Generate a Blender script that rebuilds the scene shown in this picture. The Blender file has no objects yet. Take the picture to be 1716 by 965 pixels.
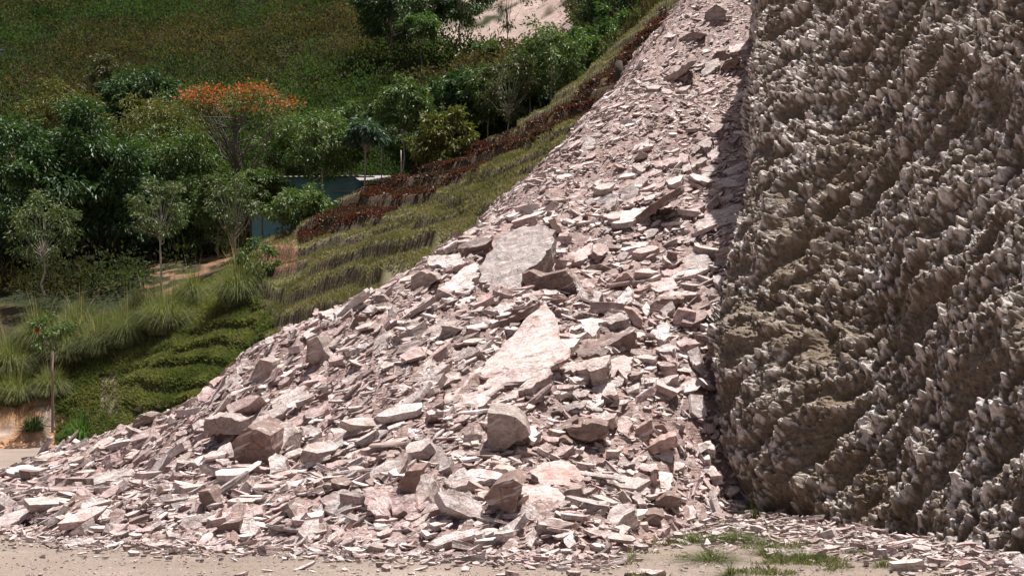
import bpy, math, random
import numpy as np
from mathutils import Vector
rng = np.random.default_rng(7); random.seed(7)
C = bpy.context.scene
R = math.radians
# ---------------------------------------------------------------- camera, sky, sun
FPX, CX, HY, CAMZ = 2383.33, 858.0, 640.0, 2.6
cam = bpy.data.cameras.new('camera'); co = bpy.data.objects.new('camera', cam)
C.collection.objects.link(co); C.camera = co
cam.lens = 50; cam.sensor_width = 36; cam.shift_y = (HY-482.5)/1716
cam.clip_end = 2000; co.location = (0, 0, CAMZ); co.rotation_euler = (R(90), 0, 0)
SUNV = Vector((.18, .12, .975)).normalized()
sun_el = math.asin(SUNV.z); sun_az = math.atan2(SUNV.x, SUNV.y)
w = bpy.data.worlds.new('World'); C.world = w; w.use_nodes = True
nt = w.node_tree; bg = nt.nodes['Background']
sky = nt.nodes.new('ShaderNodeTexSky'); sky.sky_type = 'NISHITA'; sky.sun_disc = False
sky.sun_elevation = sun_el; sky.sun_rotation = sun_az
nt.links.new(sky.outputs[0], bg.inputs[0]); bg.inputs[1].default_value = 0.052; sky.dust_density = 5.0
sl = bpy.data.lights.new('sun', 'SUN'); sl.energy = 5.0; sl.angle = R(.5); sl.color = (1, .965, .92)
so = bpy.data.objects.new('sun', sl); C.collection.objects.link(so)
so.rotation_euler = SUNV.to_track_quat('Z', 'Y').to_euler()
C.view_settings.view_transform = 'Standard'; C.view_settings.look = 'None'
C.view_settings.exposure = 0.7; C.view_settings.gamma = 1
C.cycles.max_bounces = 6; C.cycles.diffuse_bounces = 3; C.cycles.glossy_bounces = 2; C.cycles.transmission_bounces = 3

# ---------------------------------------------------------------- noise
_pr = np.random.default_rng(3)
_perm = np.concatenate([_pr.permutation(512)]*3)
_gr = _pr.normal(size=(512, 3)); _gr /= np.linalg.norm(_gr, axis=1)[:, None]
def perlin(p):
    p = np.asarray(p, float); i = np.floor(p).astype(int); f = p-i; i &= 511
    u = f*f*f*(f*(f*6-15)+10)
    def g(a, b, c):
        h = _perm[_perm[_perm[(i[:, 0]+a) & 511]+((i[:, 1]+b) & 511)]+((i[:, 2]+c) & 511)]
        return ((f-np.array([a, b, c]))*_gr[h]).sum(1)
    def L(a, b, t): return a+(b-a)*t
    return L(L(L(g(0,0,0), g(1,0,0), u[:, 0]), L(g(0,1,0), g(1,1,0), u[:, 0]), u[:, 1]),
             L(L(g(0,0,1), g(1,0,1), u[:, 0]), L(g(0,1,1), g(1,1,1), u[:, 0]), u[:, 1]), u[:, 2])*1.6
def fbm(p, n=4, g=.5):
    p = np.asarray(p, float); s = 0; a = 1
    for k in range(n): s = s+a*perlin(p*2**k+17.3*k); a *= g
    return s
def n2(x, y, sc, n=3, z=0): return fbm(np.stack([x/sc, y/sc, np.full_like(x, z)+.37], 1), n)
def sstep(a, b, x): t = np.clip((x-a)/(b-a), 0, 1); return t*t*(3-2*t)

# ---------------------------------------------------------------- mesh helpers
def mesh(name, V, F, mat, cols=None, loc=None, smooth=False):
    """F: (n,k) array or a list of (n,k) arrays."""
    if isinstance(F, np.ndarray): F = [F]
    F = [f for f in F if len(f)]
    me = bpy.data.meshes.new(name); V = np.asarray(V, np.float32)
    me.vertices.add(len(V)); me.vertices.foreach_set('co', V.ravel())
    nl = sum(f.size for f in F); npol = sum(len(f) for f in F)
    me.loops.add(nl); me.loops.foreach_set('vertex_index', np.concatenate([f.ravel() for f in F]).astype(np.int32))
    me.polygons.add(npol)
    tot = np.concatenate([np.full(len(f), f.shape[1]) for f in F])
    st = np.concatenate([[0], np.cumsum(tot)[:-1]])
    me.polygons.foreach_set('loop_start', st.astype(np.int32))
    me.polygons.foreach_set('use_smooth', np.full(npol, smooth))
    me.update(calc_edges=True); me.validate()
    if cols is not None:
        a = me.attributes.new('tone', 'FLOAT_COLOR', 'POINT')
        c4 = np.ones((len(V), 4), np.float32); c4[:, :3] = cols; a.data.foreach_set('color', c4.ravel())
    if loc is not None:
        a = me.attributes.new('grain', 'FLOAT_VECTOR', 'POINT'); a.data.foreach_set('vector', np.asarray(loc, np.float32).ravel())
    me.materials.append(mat); return me
def link(name, me, parent=None, loc=(0, 0, 0)):
    o = bpy.data.objects.new(name, me); C.collection.objects.link(o); o.location = loc
    if parent: o.parent = parent
    return o
def tag(o, label=None, cat=None, group=None, kind=None):
    for k, v in (('label', label), ('category', cat), ('group', group), ('kind', kind)):
        if v: o[k] = v
    return o
def gridF(r, c):
    i = np.arange(r-1)[:, None]*c+np.arange(c-1)[None]; i = i.ravel()
    return np.stack([i, i+1, i+c+1, i+c], 1)

# ---------------------------------------------------------------- materials
def newmat(name):
    m = bpy.data.materials.new(name); m.use_nodes = True; t = m.node_tree
    return m, t, t.nodes['Principled BSDF']
class NB:
    def __init__(s, t): s.t = t
    def n(s, typ, **k):
        x = s.t.nodes.new(typ)
        for a, b in k.items():
            if isinstance(b, (int, float, tuple, list)) and a in x.inputs: x.inputs[a].default_value = b
            elif a in x.inputs: s.t.links.new(b, x.inputs[a])
            else: setattr(x, a, b)
        return x
    def noise(s, vec, scale, det=5, rough=.6):
        return s.n('ShaderNodeTexNoise', Vector=vec, Scale=scale, Detail=det, Roughness=rough).outputs['Fac']
    def ramp(s, f, stops):
        r = s.n('ShaderNodeValToRGB', Fac=f); e = r.color_ramp.elements
        while len(e) < len(stops): e.new(.5)
        for q, (p, c) in zip(e, stops):
            q.position = p; q.color = (*c, 1) if len(c) == 3 else c
        return r.outputs[0]
    def mix(s, f, a, b, mode='MIX'):
        x = s.t.nodes.new('ShaderNodeMix'); x.data_type = 'RGBA'; x.blend_type = mode
        for i, v in ((0, f), (6, a), (7, b)):
            if isinstance(v, (int, float)): x.inputs[i].default_value = v
            elif isinstance(v, tuple): x.inputs[i].default_value = (*v, 1) if len(v) == 3 else v
            else: s.t.links.new(v, x.inputs[i])
        return x.outputs[2]
    def scalev(s, vec, v):
        return s.n('ShaderNodeVectorMath', operation='MULTIPLY', **{'Vector': vec}).outputs[0] if 0 else s._sv(vec, v)
    def _sv(s, vec, v):
        x = s.t.nodes.new('ShaderNodeMapping'); s.t.links.new(vec, x.inputs[0]); x.inputs['Scale'].default_value = v; return x.outputs[0]
    def bump(s, h, st, d, nrm=None):
        x = s.n('ShaderNodeBump', Height=h, Strength=st, Distance=d)
        if nrm: s.t.links.new(nrm, x.inputs['Normal'])
        return x.outputs[0]
def G3(v): return (v, v, v)

def mat_rock(name):
    m, t, b = newmat(name); B = NB(t)
    at = B.n('ShaderNodeAttribute', attribute_name='tone').outputs[0]
    gr = B.n('ShaderNodeAttribute', attribute_name='grain').outputs['Vector']
    n1 = B.noise(gr, 3.5, 8, .65)
    lam = B.noise(B._sv(gr, (2.2, 2.2, 26)), 1.6, 4, .6)          # schist lamination across the plate
    c = B.mix(1, at, B.ramp(n1, [(.28, (.55, .46, .43)), (.48, (.93, .91, .90)), (.7, (1.25, 1.24, 1.22))]), 'MULTIPLY')
    c = B.mix(1, c, B.ramp(lam, [(.3, (.72, .66, .62)), (.55, (1.05, 1.05, 1.05))]), 'MULTIPLY')
    c = B.mix(1, c, B.ramp(B.noise(gr, 24, 6, .75), [(.32, (.62, .57, .55)), (.55, (1.08, 1.07, 1.07))]), 'MULTIPLY')
    rust = B.ramp(B.noise(gr, 1.7, 5, .7), [(.52, G3(0)), (.7, G3(.5))])
    c = B.mix(rust, c, (.33, .185, .14))
    vein = B.ramp(B.noise(B._sv(gr, (1, 5, 2)), 2.2, 3, .5), [(.60, G3(0)), (.66, G3(.6))])
    c = B.mix(vein, c, (.66, .6, .59))
    crk = B.n('ShaderNodeTexVoronoi', feature='DISTANCE_TO_EDGE', Vector=B.mix(.12, gr, B.n('ShaderNodeTexNoise', Vector=gr, Scale=4).outputs[1]), Scale=2.3).outputs['Distance']
    ck = B.ramp(crk, [(0, G3(.45)), (.018, G3(1))])
    c = B.mix(1, c, B.mix(B.ramp(B.noise(gr, .9, 2, .5), [(.48, G3(0)), (.56, G3(1))]), (1, 1, 1), ck), 'MULTIPLY')
    t.links.new(c, b.inputs['Base Color']); b.inputs['Roughness'].default_value = .62
    b.inputs['Specular IOR Level'].default_value = .35
    h = B.mix(.5, B.noise(gr, 9, 8, .7), lam)
    nn = B.bump(h, 1, .09); nn = B.bump(B.noise(gr, 38, 4, .6), .6, .012, nn)
    t.links.new(nn, b.inputs['Normal']); return m
ROCK = mat_rock('schist_rock')

def mat_leaf(name, rough=.45, trans=.25, spec=.28):
    m, t, b = newmat(name); B = NB(t)
    at = B.n('ShaderNodeAttribute', attribute_name='tone').outputs[0]
    t.links.new(at, b.inputs['Base Color']); b.inputs['Roughness'].default_value = rough
    b.inputs['Specular IOR Level'].default_value = spec
    tr = B.n('ShaderNodeBsdfTranslucent'); t.links.new(B.mix(1, at, (1.3, 1.5, .6), 'MULTIPLY'), tr.inputs[0])
    mx = B.n('ShaderNodeMixShader', Fac=trans); t.links.new(b.outputs[0], mx.inputs[1]); t.links.new(tr.outputs[0], mx.inputs[2])
    t.links.new(mx.outputs[0], t.nodes['Material Output'].inputs[0]); return m
LEAF = mat_leaf('leaf', .5, .22); GRASS = mat_leaf('grass_blade', .85, .3, .08); PETAL = mat_leaf('petal', .6, .35)

def mat_simple(name, c1, c2, scale=6, rough=.8, bump=.4, bd=.02, stretch=(1, 1, 1), metal=0):
    m, t, b = newmat(name); B = NB(t)
    co_ = B._sv(B.n('ShaderNodeTexCoord').outputs['Object'], stretch)
    n1 = B.noise(co_, scale, 6, .65)
    t.links.new(B.ramp(n1, [(.3, c1), (.7, c2)]), b.inputs['Base Color'])
    b.inputs['Roughness'].default_value = rough; b.inputs['Metallic'].default_value = metal
    t.links.new(B.bump(B.noise(co_, scale*4, 5, .6), bump, bd), b.inputs['Normal']); return m
BARK = mat_simple('bark', (.13, .10, .075), (.30, .26, .21), 9, .85, .6, .02, (1, 1, .3))
BARK_PALE = mat_simple('pale_bark', (.24, .21, .17), (.46, .42, .36), 9, .8, .5, .015, (1, 1, .3))
BARK_DARK = mat_simple('dark_bark', (.05, .04, .03), (.13, .10, .08), 9, .85, .6, .02, (1, 1, .3))
WOOD = mat_simple('weathered_wood', (.17, .12, .09), (.30, .22, .17), 12, .85, .5, .01, (1, 1, .15))

# ---------------------------------------------------------------- surfaces from surveyed points
def W(px, py, Y): return ((px-CX)/FPX*Y, Y, CAMZ+(HY-py)/FPX*Y)
class TPS:
    def __init__(s, pts, lam=.02):
        P = np.array(pts, float); s.P = P[:, :2]; n = len(P)
        A = np.zeros((n+3, n+3)); A[:n, :n] = s.U(P[:, None, :2]-P[None, :, :2])+lam*np.eye(n)
        A[:n, n] = 1; A[:n, n+1:] = P[:, :2]; A[n, :n] = 1; A[n+1:, :n] = P[:, :2].T
        s.c = np.linalg.solve(A, np.concatenate([P[:, 2], [0]*3]))
    def U(s, d): r2 = (d**2).sum(-1); return r2*np.log(r2+1e-9)*.5
    def __call__(s, x, y):
        x = np.asarray(x, float); sh = x.shape; q = np.stack([x.ravel(), np.asarray(y, float).ravel()], 1); out = np.zeros(len(q)); n = len(s.P)
        for k in range(0, len(q), 40000):
            qq = q[k:k+40000]; out[k:k+40000] = s.U(qq[:, None]-s.P[None])@s.c[:n]+s.c[n]+qq@s.c[n+1:]
        return out.reshape(sh)
crest = [(-120,832,36.5),(0,818,36),(70,795,36.5),(130,766,37),(240,703,35.5),(330,668,34.5),(400,610,33.5),(480,560,33.5),(550,530,34),(620,498,35),(720,430,37),(840,340,41),(900,290,43.5),(950,232,46),(1000,185,49),(1050,110,52.5),(1110,50,57),(1160,0,61),(1210,-60,66)]
foot = [(-260,850),(-100,868),(0,884),(100,898),(200,905),(320,912),(420,912),(520,918),(620,925),(740,930),(850,930),(950,930),(1030,924),(1075,905),(1110,893),(1200,878),(1270,862)]
TP = [W(*c) for c in crest]
for px, py in foot:
    Y = CAMZ*FPX/(py-HY); x = (px-CX)/FPX
    TP += [(x*Y, Y, 0.03), (x*(Y-2.5), Y-2.5, -.85)]
for c in crest: x, y, z = W(*c); TP.append((x*1.03-1, y+5, z-3.6))
TP += [W(858,640,27.8), W(858,480,33), W(1150,640,29.2), W(1150,300,40.5), W(600,640,29.4), W(1000,480,34.5), W(1000,300,42), W(1150,150,49.5), W(1230,250,42.5), W(300,790,28.5), W(150,820,29), W(600,780,25.5), W(900,780,25),
       W(0,838,30), W(-150,843,30), W(130,812,31), W(230,752,33), (7.5,33,5), (8.5,40,8.8), (10.5,50,13.8), (13,62,20), (6.5,27,1.2)]
talus_f = TPS(TP, .03)
H = [(-300,600,62),(-300,480,70),(-300,300,90),(-300,100,125),(-300,-100,160),
 (0,640,60.5),(0,560,62.5),(0,480,70),(0,300,90),(0,100,125),(0,-150,170),
 (150,640,59),(150,570,62),(150,500,67),(200,440,73),(200,300,90),(250,100,125),(250,-150,170),
 (300,530,61),(300,450,70),(400,440,68),(420,300,88),(450,180,105),(450,-100,165),
 (200,716,55),(240,680,54.5),(250,640,55.5),(350,600,55.5),(330,560,58),(450,545,54.5),(450,500,57),(440,440,61),
 (520,390,63),(600,340,66),(650,320,67),(750,280,69),(870,235,71),(950,180,73),
 (620,478,44.5),(700,432,46),(800,340,50),(900,230,55),(1000,140,61),(1100,30,69),(1160,-20,74),
 (550,440,54),(650,400,55),(750,340,58),(850,290,61),
 (540,400,76),(700,330,80),(850,290,84),(700,200,100),(800,100,115),(820,60,120),(800,-60,140),(1000,60,100),(1100,0,100),(1200,-100,115),(1200,-200,160),(600,0,150)]
HP = [W(*h) for h in H]
def col(px, Y, z): HP.append(((px-CX)/FPX*Y, Y, z))
for px, Y, z in [(480,45,1.2),(480,36,-1),(350,45,-.6),(620,37,3),(720,39,4.6),(840,42,6.9),(950,47,9.9),(1050,53,13),(1160,61,17.6),(1000,35,2.5),(858,27,-1),(1150,40,6),(1250,25,-1),
   (0,45,-1.2),(0,30,-2.5),(-300,45,-1.6),(200,45,-1),(858,15,-3),(1600,20,-2),(1600,50,12),(1600,80,22),(1600,150,45),
   (-300,55,-.5),(0,55.8,-.3),(100,56.2,-.3),(180,54,-.25)]: col(px, Y, z)
hill_f = TPS(HP, .02)
def slope_mask(x, y):                                            # where the cut terraces are
    px = x/y*FPX+CX
    px = px+n2(x, y, 2.5, 3, 55)*35
    return sstep(425, 450, px)*(1-sstep(70, 74, y))*sstep(35, 38, y)
def bank_mask(x, y):
    px = x/y*FPX+CX
    return sstep(190, 230, px)*(1-sstep(440, 470, px))*(1-sstep(57, 60, y))
def hill_z(x, y):
    z = hill_f(x, y); nz = n2(x, y, 4.2, 3)*.6
    def ter(z, step, r):
        q = (z+nz)/step; f = q-np.floor(q)
        f2 = np.where(f < r, f/r*.62, .62+(f-r)/(1-r)*.38); return (np.floor(q)+f2)*step-nz
    m1 = slope_mask(x, y)*(.8+.2*sstep(-.3, .2, n2(x, y, 3, 2, 61))); m2 = bank_mask(x, y)*.9
    z = z*(1-m1)+ter(z, 1.12, .13)*m1
    z = z*(1-m2)+ter(z, .75, .2)*m2
    eb = (x/y*FPX+CX < 130)*(y < 61.5)*(z > .1); z = z+eb*(n2(x, y, .8, 4, 15)*.28)
    return z+n2(x, y, 1.1, 3, 5)*.05+n2(x, y, 7, 2, 9)*1.1*sstep(80, 100, y)
def talus_z(x, y):
    z = talus_f(x, y)
    return z+n2(x, y, 2.4, 3, 2)*.22*sstep(-.1, .6, z)
def prof(px, py, hill=False, near=15):
    """nearest ground point seen at a photo pixel"""
    Y = np.arange(near, 190, .1); x = (px-CX)/FPX*Y; ray = CAMZ+(HY-py)/FPX*Y
    s = np.maximum(hill_z(x, Y), 0)
    if not hill: s = np.maximum(s, talus_z(x, Y))
    k = np.argmax(s >= ray)
    if s[k] < ray[k]: return None
    return (x[k], Y[k], ray[k])

# ground sheet
def mat_ground():
    m, t, b = newmat('gravel_ground'); B = NB(t); g = B.n('ShaderNodeTexCoord').outputs['Object']
    big = B.noise(g, .35, 8, .7)
    c = B.ramp(big, [(.3, (.21, .165, .135)), (.55, (.27, .215, .18)), (.75, (.37, .305, .27))])
    c = B.mix(1, c, B.ramp(B.noise(g, 16, 6, .75), [(.3, G3(.7)), (.6, G3(1.08))]), 'MULTIPLY')
    v = B.n('ShaderNodeTexVoronoi', Vector=g, Scale=26.0)
    c = B.mix(B.ramp(v.outputs['Distance'], [(.12, G3(.6)), (.3, G3(0))]), c, B.ramp(v.outputs['Color'], [(.2, (.28, .22, .2)), (.9, (.66, .58, .55))]))
    dust = B.ramp(B.noise(B._sv(g, (.35, 1.6, 1)), .9, 4, .6), [(.42, G3(0)), (.7, G3(.5))])
    c = B.mix(dust, c, (.26, .205, .165))
    t.links.new(c, b.inputs['Base Color']); b.inputs['Roughness'].default_value = .95; b.inputs['Specular IOR Level'].default_value = .15
    nn = B.bump(B.noise(g, 9, 8, .75), .8, .05); nn = B.bump(v.outputs['Distance'], .5, .02, nn)
    t.links.new(nn, b.inputs['Normal']); return m
gx = np.concatenate([[-600, -200, -80], np.linspace(-30, 30, 181), [80, 200, 600]])
gy = np.concatenate([[-300, -60], np.linspace(-5, 62, 202), [90, 200, 900]])
X, Yg = np.meshgrid(gx, gy); xf, yf = X.ravel(), Yg.ravel()
zz = (n2(xf, yf, 1.3, 3)*.02+n2(xf, yf, 6, 2)*.04-.03)*(np.abs(xf) < 31)*(yf < 63)*(yf > -6)
zz = np.where(np.abs(xf) > 31, -.05, zz)
o = link('ground', mesh('ground', np.stack([xf, yf, zz], 1), gridF(len(gy), len(gx)), mat_ground(), smooth=True)); tag(o, kind='structure')

# hill terrain
def mat_hill():
    m, t, b = newmat('hill_soil'); B = NB(t); at = B.n('ShaderNodeAttribute', attribute_name='tone').outputs[0]
    g = B.n('ShaderNodeTexCoord').outputs['Object']
    c = B.mix(1, at, B.ramp(B.noise(g, 2.5, 8, .7), [(.25, G3(.55)), (.7, G3(1.35))]), 'MULTIPLY')
    t.links.new(c, b.inputs['Base Color']); b.inputs['Roughness'].default_value = .95; b.inputs['Specular IOR Level'].default_value = .1
    t.links.new(B.bump(B.noise(g, 5, 8, .75), 1, .12), b.inputs['Normal']); return m
HILLM = mat_hill()
pxs = np.arange(-420, 1560, 4.0)
Ys = np.concatenate([np.arange(30, 43, 1.), np.arange(43, 74, .12), 74*1.0085**np.arange(0, 118)])
PX, YY = np.meshgrid(pxs, Ys); px_, y_ = PX.ravel(), YY.ravel(); x_ = (px_-CX)/FPX*y_
z_ = hill_z(x_, y_)
PYs = HY-(z_-CAMZ)/y_*FPX
zsm = hill_f(x_, y_)
def blend(c, m, d): return c*(1-m[:, None])+np.array(d)*m[:, None]
col_ = np.tile([.028, .034, .015], (len(x_), 1)).astype(float)
col_ = blend(col_, sstep(-.2, .5, n2(x_, y_, 4, 3, 7)), (.07, .055, .03))
def red_mask(px, py): # strip of red plants along the top of the terraces
    top = np.interp(px, [440, 520, 600, 650, 750, 870, 950, 1040, 1110], [440, 385, 335, 315, 275, 230, 185, 105, 30])
    bot = np.interp(px, [440, 520, 600, 700, 760, 870, 950, 1000, 1040, 1110], [440, 410, 385, 345, 310, 255, 212, 200, 170, 90])
    return (py > top-14)*(py < bot-6)*(px > 500)
sm = slope_mask(x_, y_)
gm = np.gradient(z_.reshape(PX.shape), axis=0)/np.gradient(YY, axis=0); steep = sstep(.75, 1.5, np.abs(gm).ravel())
col_ = blend(col_, sm, (.17, .155, .075)); col_ = blend(col_, sm*sstep(.0, .7, n2(x_, y_, 1.6, 3, 4)), (.21, .17, .12))
col_ = blend(col_, bank_mask(x_, y_), (.07, .09, .03))
col_ = blend(col_, sm*steep*.85, (.075, .055, .04))
col_ = blend(col_, red_mask(px_, PYs)*1.*(y_ < 74), (.085, .06, .04))
earth = (1-sstep(95, 130, px_))*(y_ < 61.5)*(z_ < 2.7); col_ = blend(col_, earth*1., (.50, .28, .16)); col_ = blend(col_, earth*sstep(-.1, .4, n2(x_, z_, .7, 4, 19)), (.40, .29, .23)); col_ = blend(col_, earth*sstep(1.6, 2.3, z_)*.9, (.06, .05, .03))
earth2 = sstep(165, 175, px_)*(1-sstep(190, 205, px_))*(PYs > 625)*(PYs < 705)*(y_ < 60)*sstep(-.3, .1, n2(x_, y_, .5, 3, 1)); col_ = blend(col_, earth2, (.36, .27, .22))
m = (px_ > 235)*(px_ < 470)*(PYs > 395)*(PYs < 500)*(y_ > 60)*sstep(-.15, .25, n2(x_, y_, 1.2, 3, 3)); col_ = blend(col_, m*1., (.24, .135, .085))
m = (px_ > 425)*(px_ < 500)*(PYs > 400)*(PYs < 450)*(y_ > 55)*(y_ < 64); col_ = blend(col_, m*1., (.26, .14, .09))
bench = sstep(672, 700, px_)*(1-sstep(960, 990, px_))*(y_ > 100)*(PYs < np.interp(px_, [672, 760, 860, 960], [75, 95, 105, 120]))*(PYs > np.interp(px_, [690, 760, 840, 960], [-60, -40, -30, 20]))
def benchm(px, py, y): return (px > 680)*(px < 975)*(y > 98)*(py > -70)*(py < np.interp(px, [672, 760, 860, 960], [70, 95, 105, 120]))
bench = benchm(px_, PYs, y_)*sstep(-.55, -.2, n2(x_, y_, 3, 3, 6)); col_ = blend(col_, bench*1., (.40, .30, .26))
m = (px_ > 370)*(px_ < 620)*(PYs > 195)*(PYs < 300)*(y_ > 84)*sstep(-.3, .3, n2(x_, y_, 3, 3, 8)); col_ = blend(col_, m*.8, (.20, .16, .10))
V = np.stack([x_, y_, z_], 1)
o = link('hillside', mesh('hillside', V, gridF(len(Ys), len(pxs)), HILLM, cols=col_, smooth=True)); tag(o, kind='structure')

# talus body under the stones
pt = np.arange(-420, 1420, 5.0); yt = np.concatenate([np.arange(19, 46, .16), np.arange(46, 76, .3)])
PX, YY = np.meshgrid(pt, yt); xt, yt_ = ((PX-CX)/FPX*YY).ravel(), YY.ravel()
zt = talus_z(xt, yt_)+n2(xt, yt_, .35, 4, 12)*.16-.05
F = gridF(len(yt), len(pt)); F = F[(zt[F].max(1) > -.3)]
tcol = np.tile([.34, .25, .23], (len(xt), 1)); tcol = blend(tcol, sstep(0, .6, n2(xt, yt_, 1.5, 3, 8)), (.26, .18, .155))
o = link('rockfall_slope', mesh('rockfall_slope', np.stack([xt, yt_, zt], 1), F, ROCK, cols=tcol, loc=np.stack([xt, yt_, zt], 1)*.9)); tag(o, kind='structure')

# ---------------------------------------------------------------- cliff
def mat_cliff():
    m, t, b = newmat('cliff_rock'); B = NB(t); g = B.n('ShaderNodeTexCoord').outputs['Object']
    at = B.n('ShaderNodeAttribute', attribute_name='tone').outputs[0]
    c = B.mix(1, at, B.ramp(B.noise(g, 9, 9, .75), [(.3, (.5, .44, .38)), (.5, (.95, .94, .92)), (.68, (1.35, 1.35, 1.35))]), 'MULTIPLY')
    c = B.mix(B.ramp(B.noise(g, .8, 4, .6), [(.5, G3(0)), (.75, G3(.5))]), c, (.20, .15, .105))
    t.links.new(c, b.inputs['Base Color']); b.inputs['Roughness'].default_value = .7; b.inputs['Specular IOR Level'].default_value = .3
    gg = B.n('ShaderNodeMapping', Vector=g); gg.inputs['Rotation'].default_value = (.5, .3, 0); gg.inputs['Scale'].default_value = (1, 1, .45)
    nn = B.bump(B.noise(gg.outputs[0], 7, 9, .75), 1, .06); nn = B.bump(B.noise(g, 26, 5, .75), .8, .018, nn)
    t.links.new(nn, b.inputs['Normal']); return m
ct = np.array([(-.6,4.95,28),(0,4.83,27.9),(.7,4.45,28.1),(1.4,4.28,28.5),(2.4,4.2,28.8),(3.57,4.18,29),(4.39,4.6,30.5),(5.46,4.84,31),(7.17,5.33,32),(9.07,5.68,33.5),(10.5,5.92,35),(12.5,6.5,37),(14.5,6.55,38.2),(16,6.65,39),(21,8.3,42)])  # unseen top rows pushed left to widen the shadow cast on the slope
base = np.array([(11.6,8),(10.2,12.5),(8.45,17.8),(7.5,20.6),(6.98,22.5),(6.16,24.8),(5.5,26.7),(4.83,27.9)])
bl = np.concatenate([[0], np.cumsum(np.linalg.norm(np.diff(base, axis=0), axis=1))]); L1 = bl[-1]
us = np.concatenate([np.linspace(0, 7, 60, endpoint=False), np.linspace(7, L1, 520, endpoint=False), L1+np.linspace(0, 24, 130)]); zs = np.concatenate([np.linspace(-.6, 13, 560, endpoint=False), np.linspace(13, 20, 90)])
U, Z = np.meshgrid(us, zs); u, z = U.ravel(), Z.ravel()
bx = np.interp(u, bl, base[:, 0]); by = np.interp(u, bl, base[:, 1])
cxz = np.interp(z, ct[:, 0], ct[:, 1])-4.83; cyz = np.interp(z, ct[:, 0], ct[:, 2])-27.9
wv = sstep(L1*.5, L1*.97, u); w2 = sstep(L1*.84, L1*.985, u); zp = np.maximum(z, 0)
over = np.maximum(u-L1, 0); lx, ly = zp*.20, zp*.72; cxz = lx+(cxz-lx)*w2/np.maximum(wv, 1e-3)*(wv > .01); cyz = ly+(cyz-ly)*w2/np.maximum(wv, 1e-3)*(wv > .01)
px0 = bx+(1-wv)*(zp*.40)+wv*cxz+over*.174
py0 = by+(1-wv)*(zp*.24)+wv*cyz+over*.985  # unseen side hugs the silhouette so its shadow reaches the slope
P = np.stack([px0, py0, z], 1)
N = np.tile([-.88, -.36, .32], (len(P), 1)); N = N*(1-sstep(0, 3, over))[:, None]+np.array([-.95, .1, .25])*sstep(0, 3, over)[:, None]
# in-face diagonal direction of the knobs
dg = np.array([.60, -.34, .66]); dg /= np.linalg.norm(dg)
al = P@dg; Q = P-al[:, None]*dg*.6
big = fbm(P/2.8, 4)*.36+np.round(perlin(Q/1.3+40)*3)*.04
Qv = P*np.array([1, 1, .7])
r1 = 1-np.abs(fbm(Q/.72+5, 2))*2.0
k1 = np.abs(fbm(Qv/.27+5, 2))*2.4-.4; k2 = np.abs(fbm(Qv/.115+11, 2))*2.4-.4
nub = sstep(-.1, .5, r1*.75+fbm(P/1.6+31, 2)*.45)            # nodular crests stand between smoother hollows
k3 = fbm(P/.07+3, 2)
edge = 1-np.exp(-((u-L1)/.8)**2)*.55
D = big*edge+(r1*.22+(k1*.10+k2*.04)*(.2+.8*nub))*(.4+.6*edge)+k3*.05-.15
N3 = N*.7+np.array([-.15, -.35, .15]); N3 /= np.linalg.norm(N3, axis=1)[:, None]
P2 = P+N3*D[:, None]; P2[:, 2] += (k1*.03+k2*.02)*nub
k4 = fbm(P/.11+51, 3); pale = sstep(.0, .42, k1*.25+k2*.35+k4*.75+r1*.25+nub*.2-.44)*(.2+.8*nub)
cc = blend(np.tile([.20, .156, .118], (len(P), 1)), pale, (.76, .70, .68))  # weathered pale nubs, plus sunlit flecks and recess shade put into the colour
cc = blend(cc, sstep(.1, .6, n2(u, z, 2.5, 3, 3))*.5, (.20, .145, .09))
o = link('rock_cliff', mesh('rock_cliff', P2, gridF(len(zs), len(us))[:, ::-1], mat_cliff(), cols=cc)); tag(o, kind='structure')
def cliff_front_x(y, zq=0): return np.interp(y, base[:, 1], base[:, 0])

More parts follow.
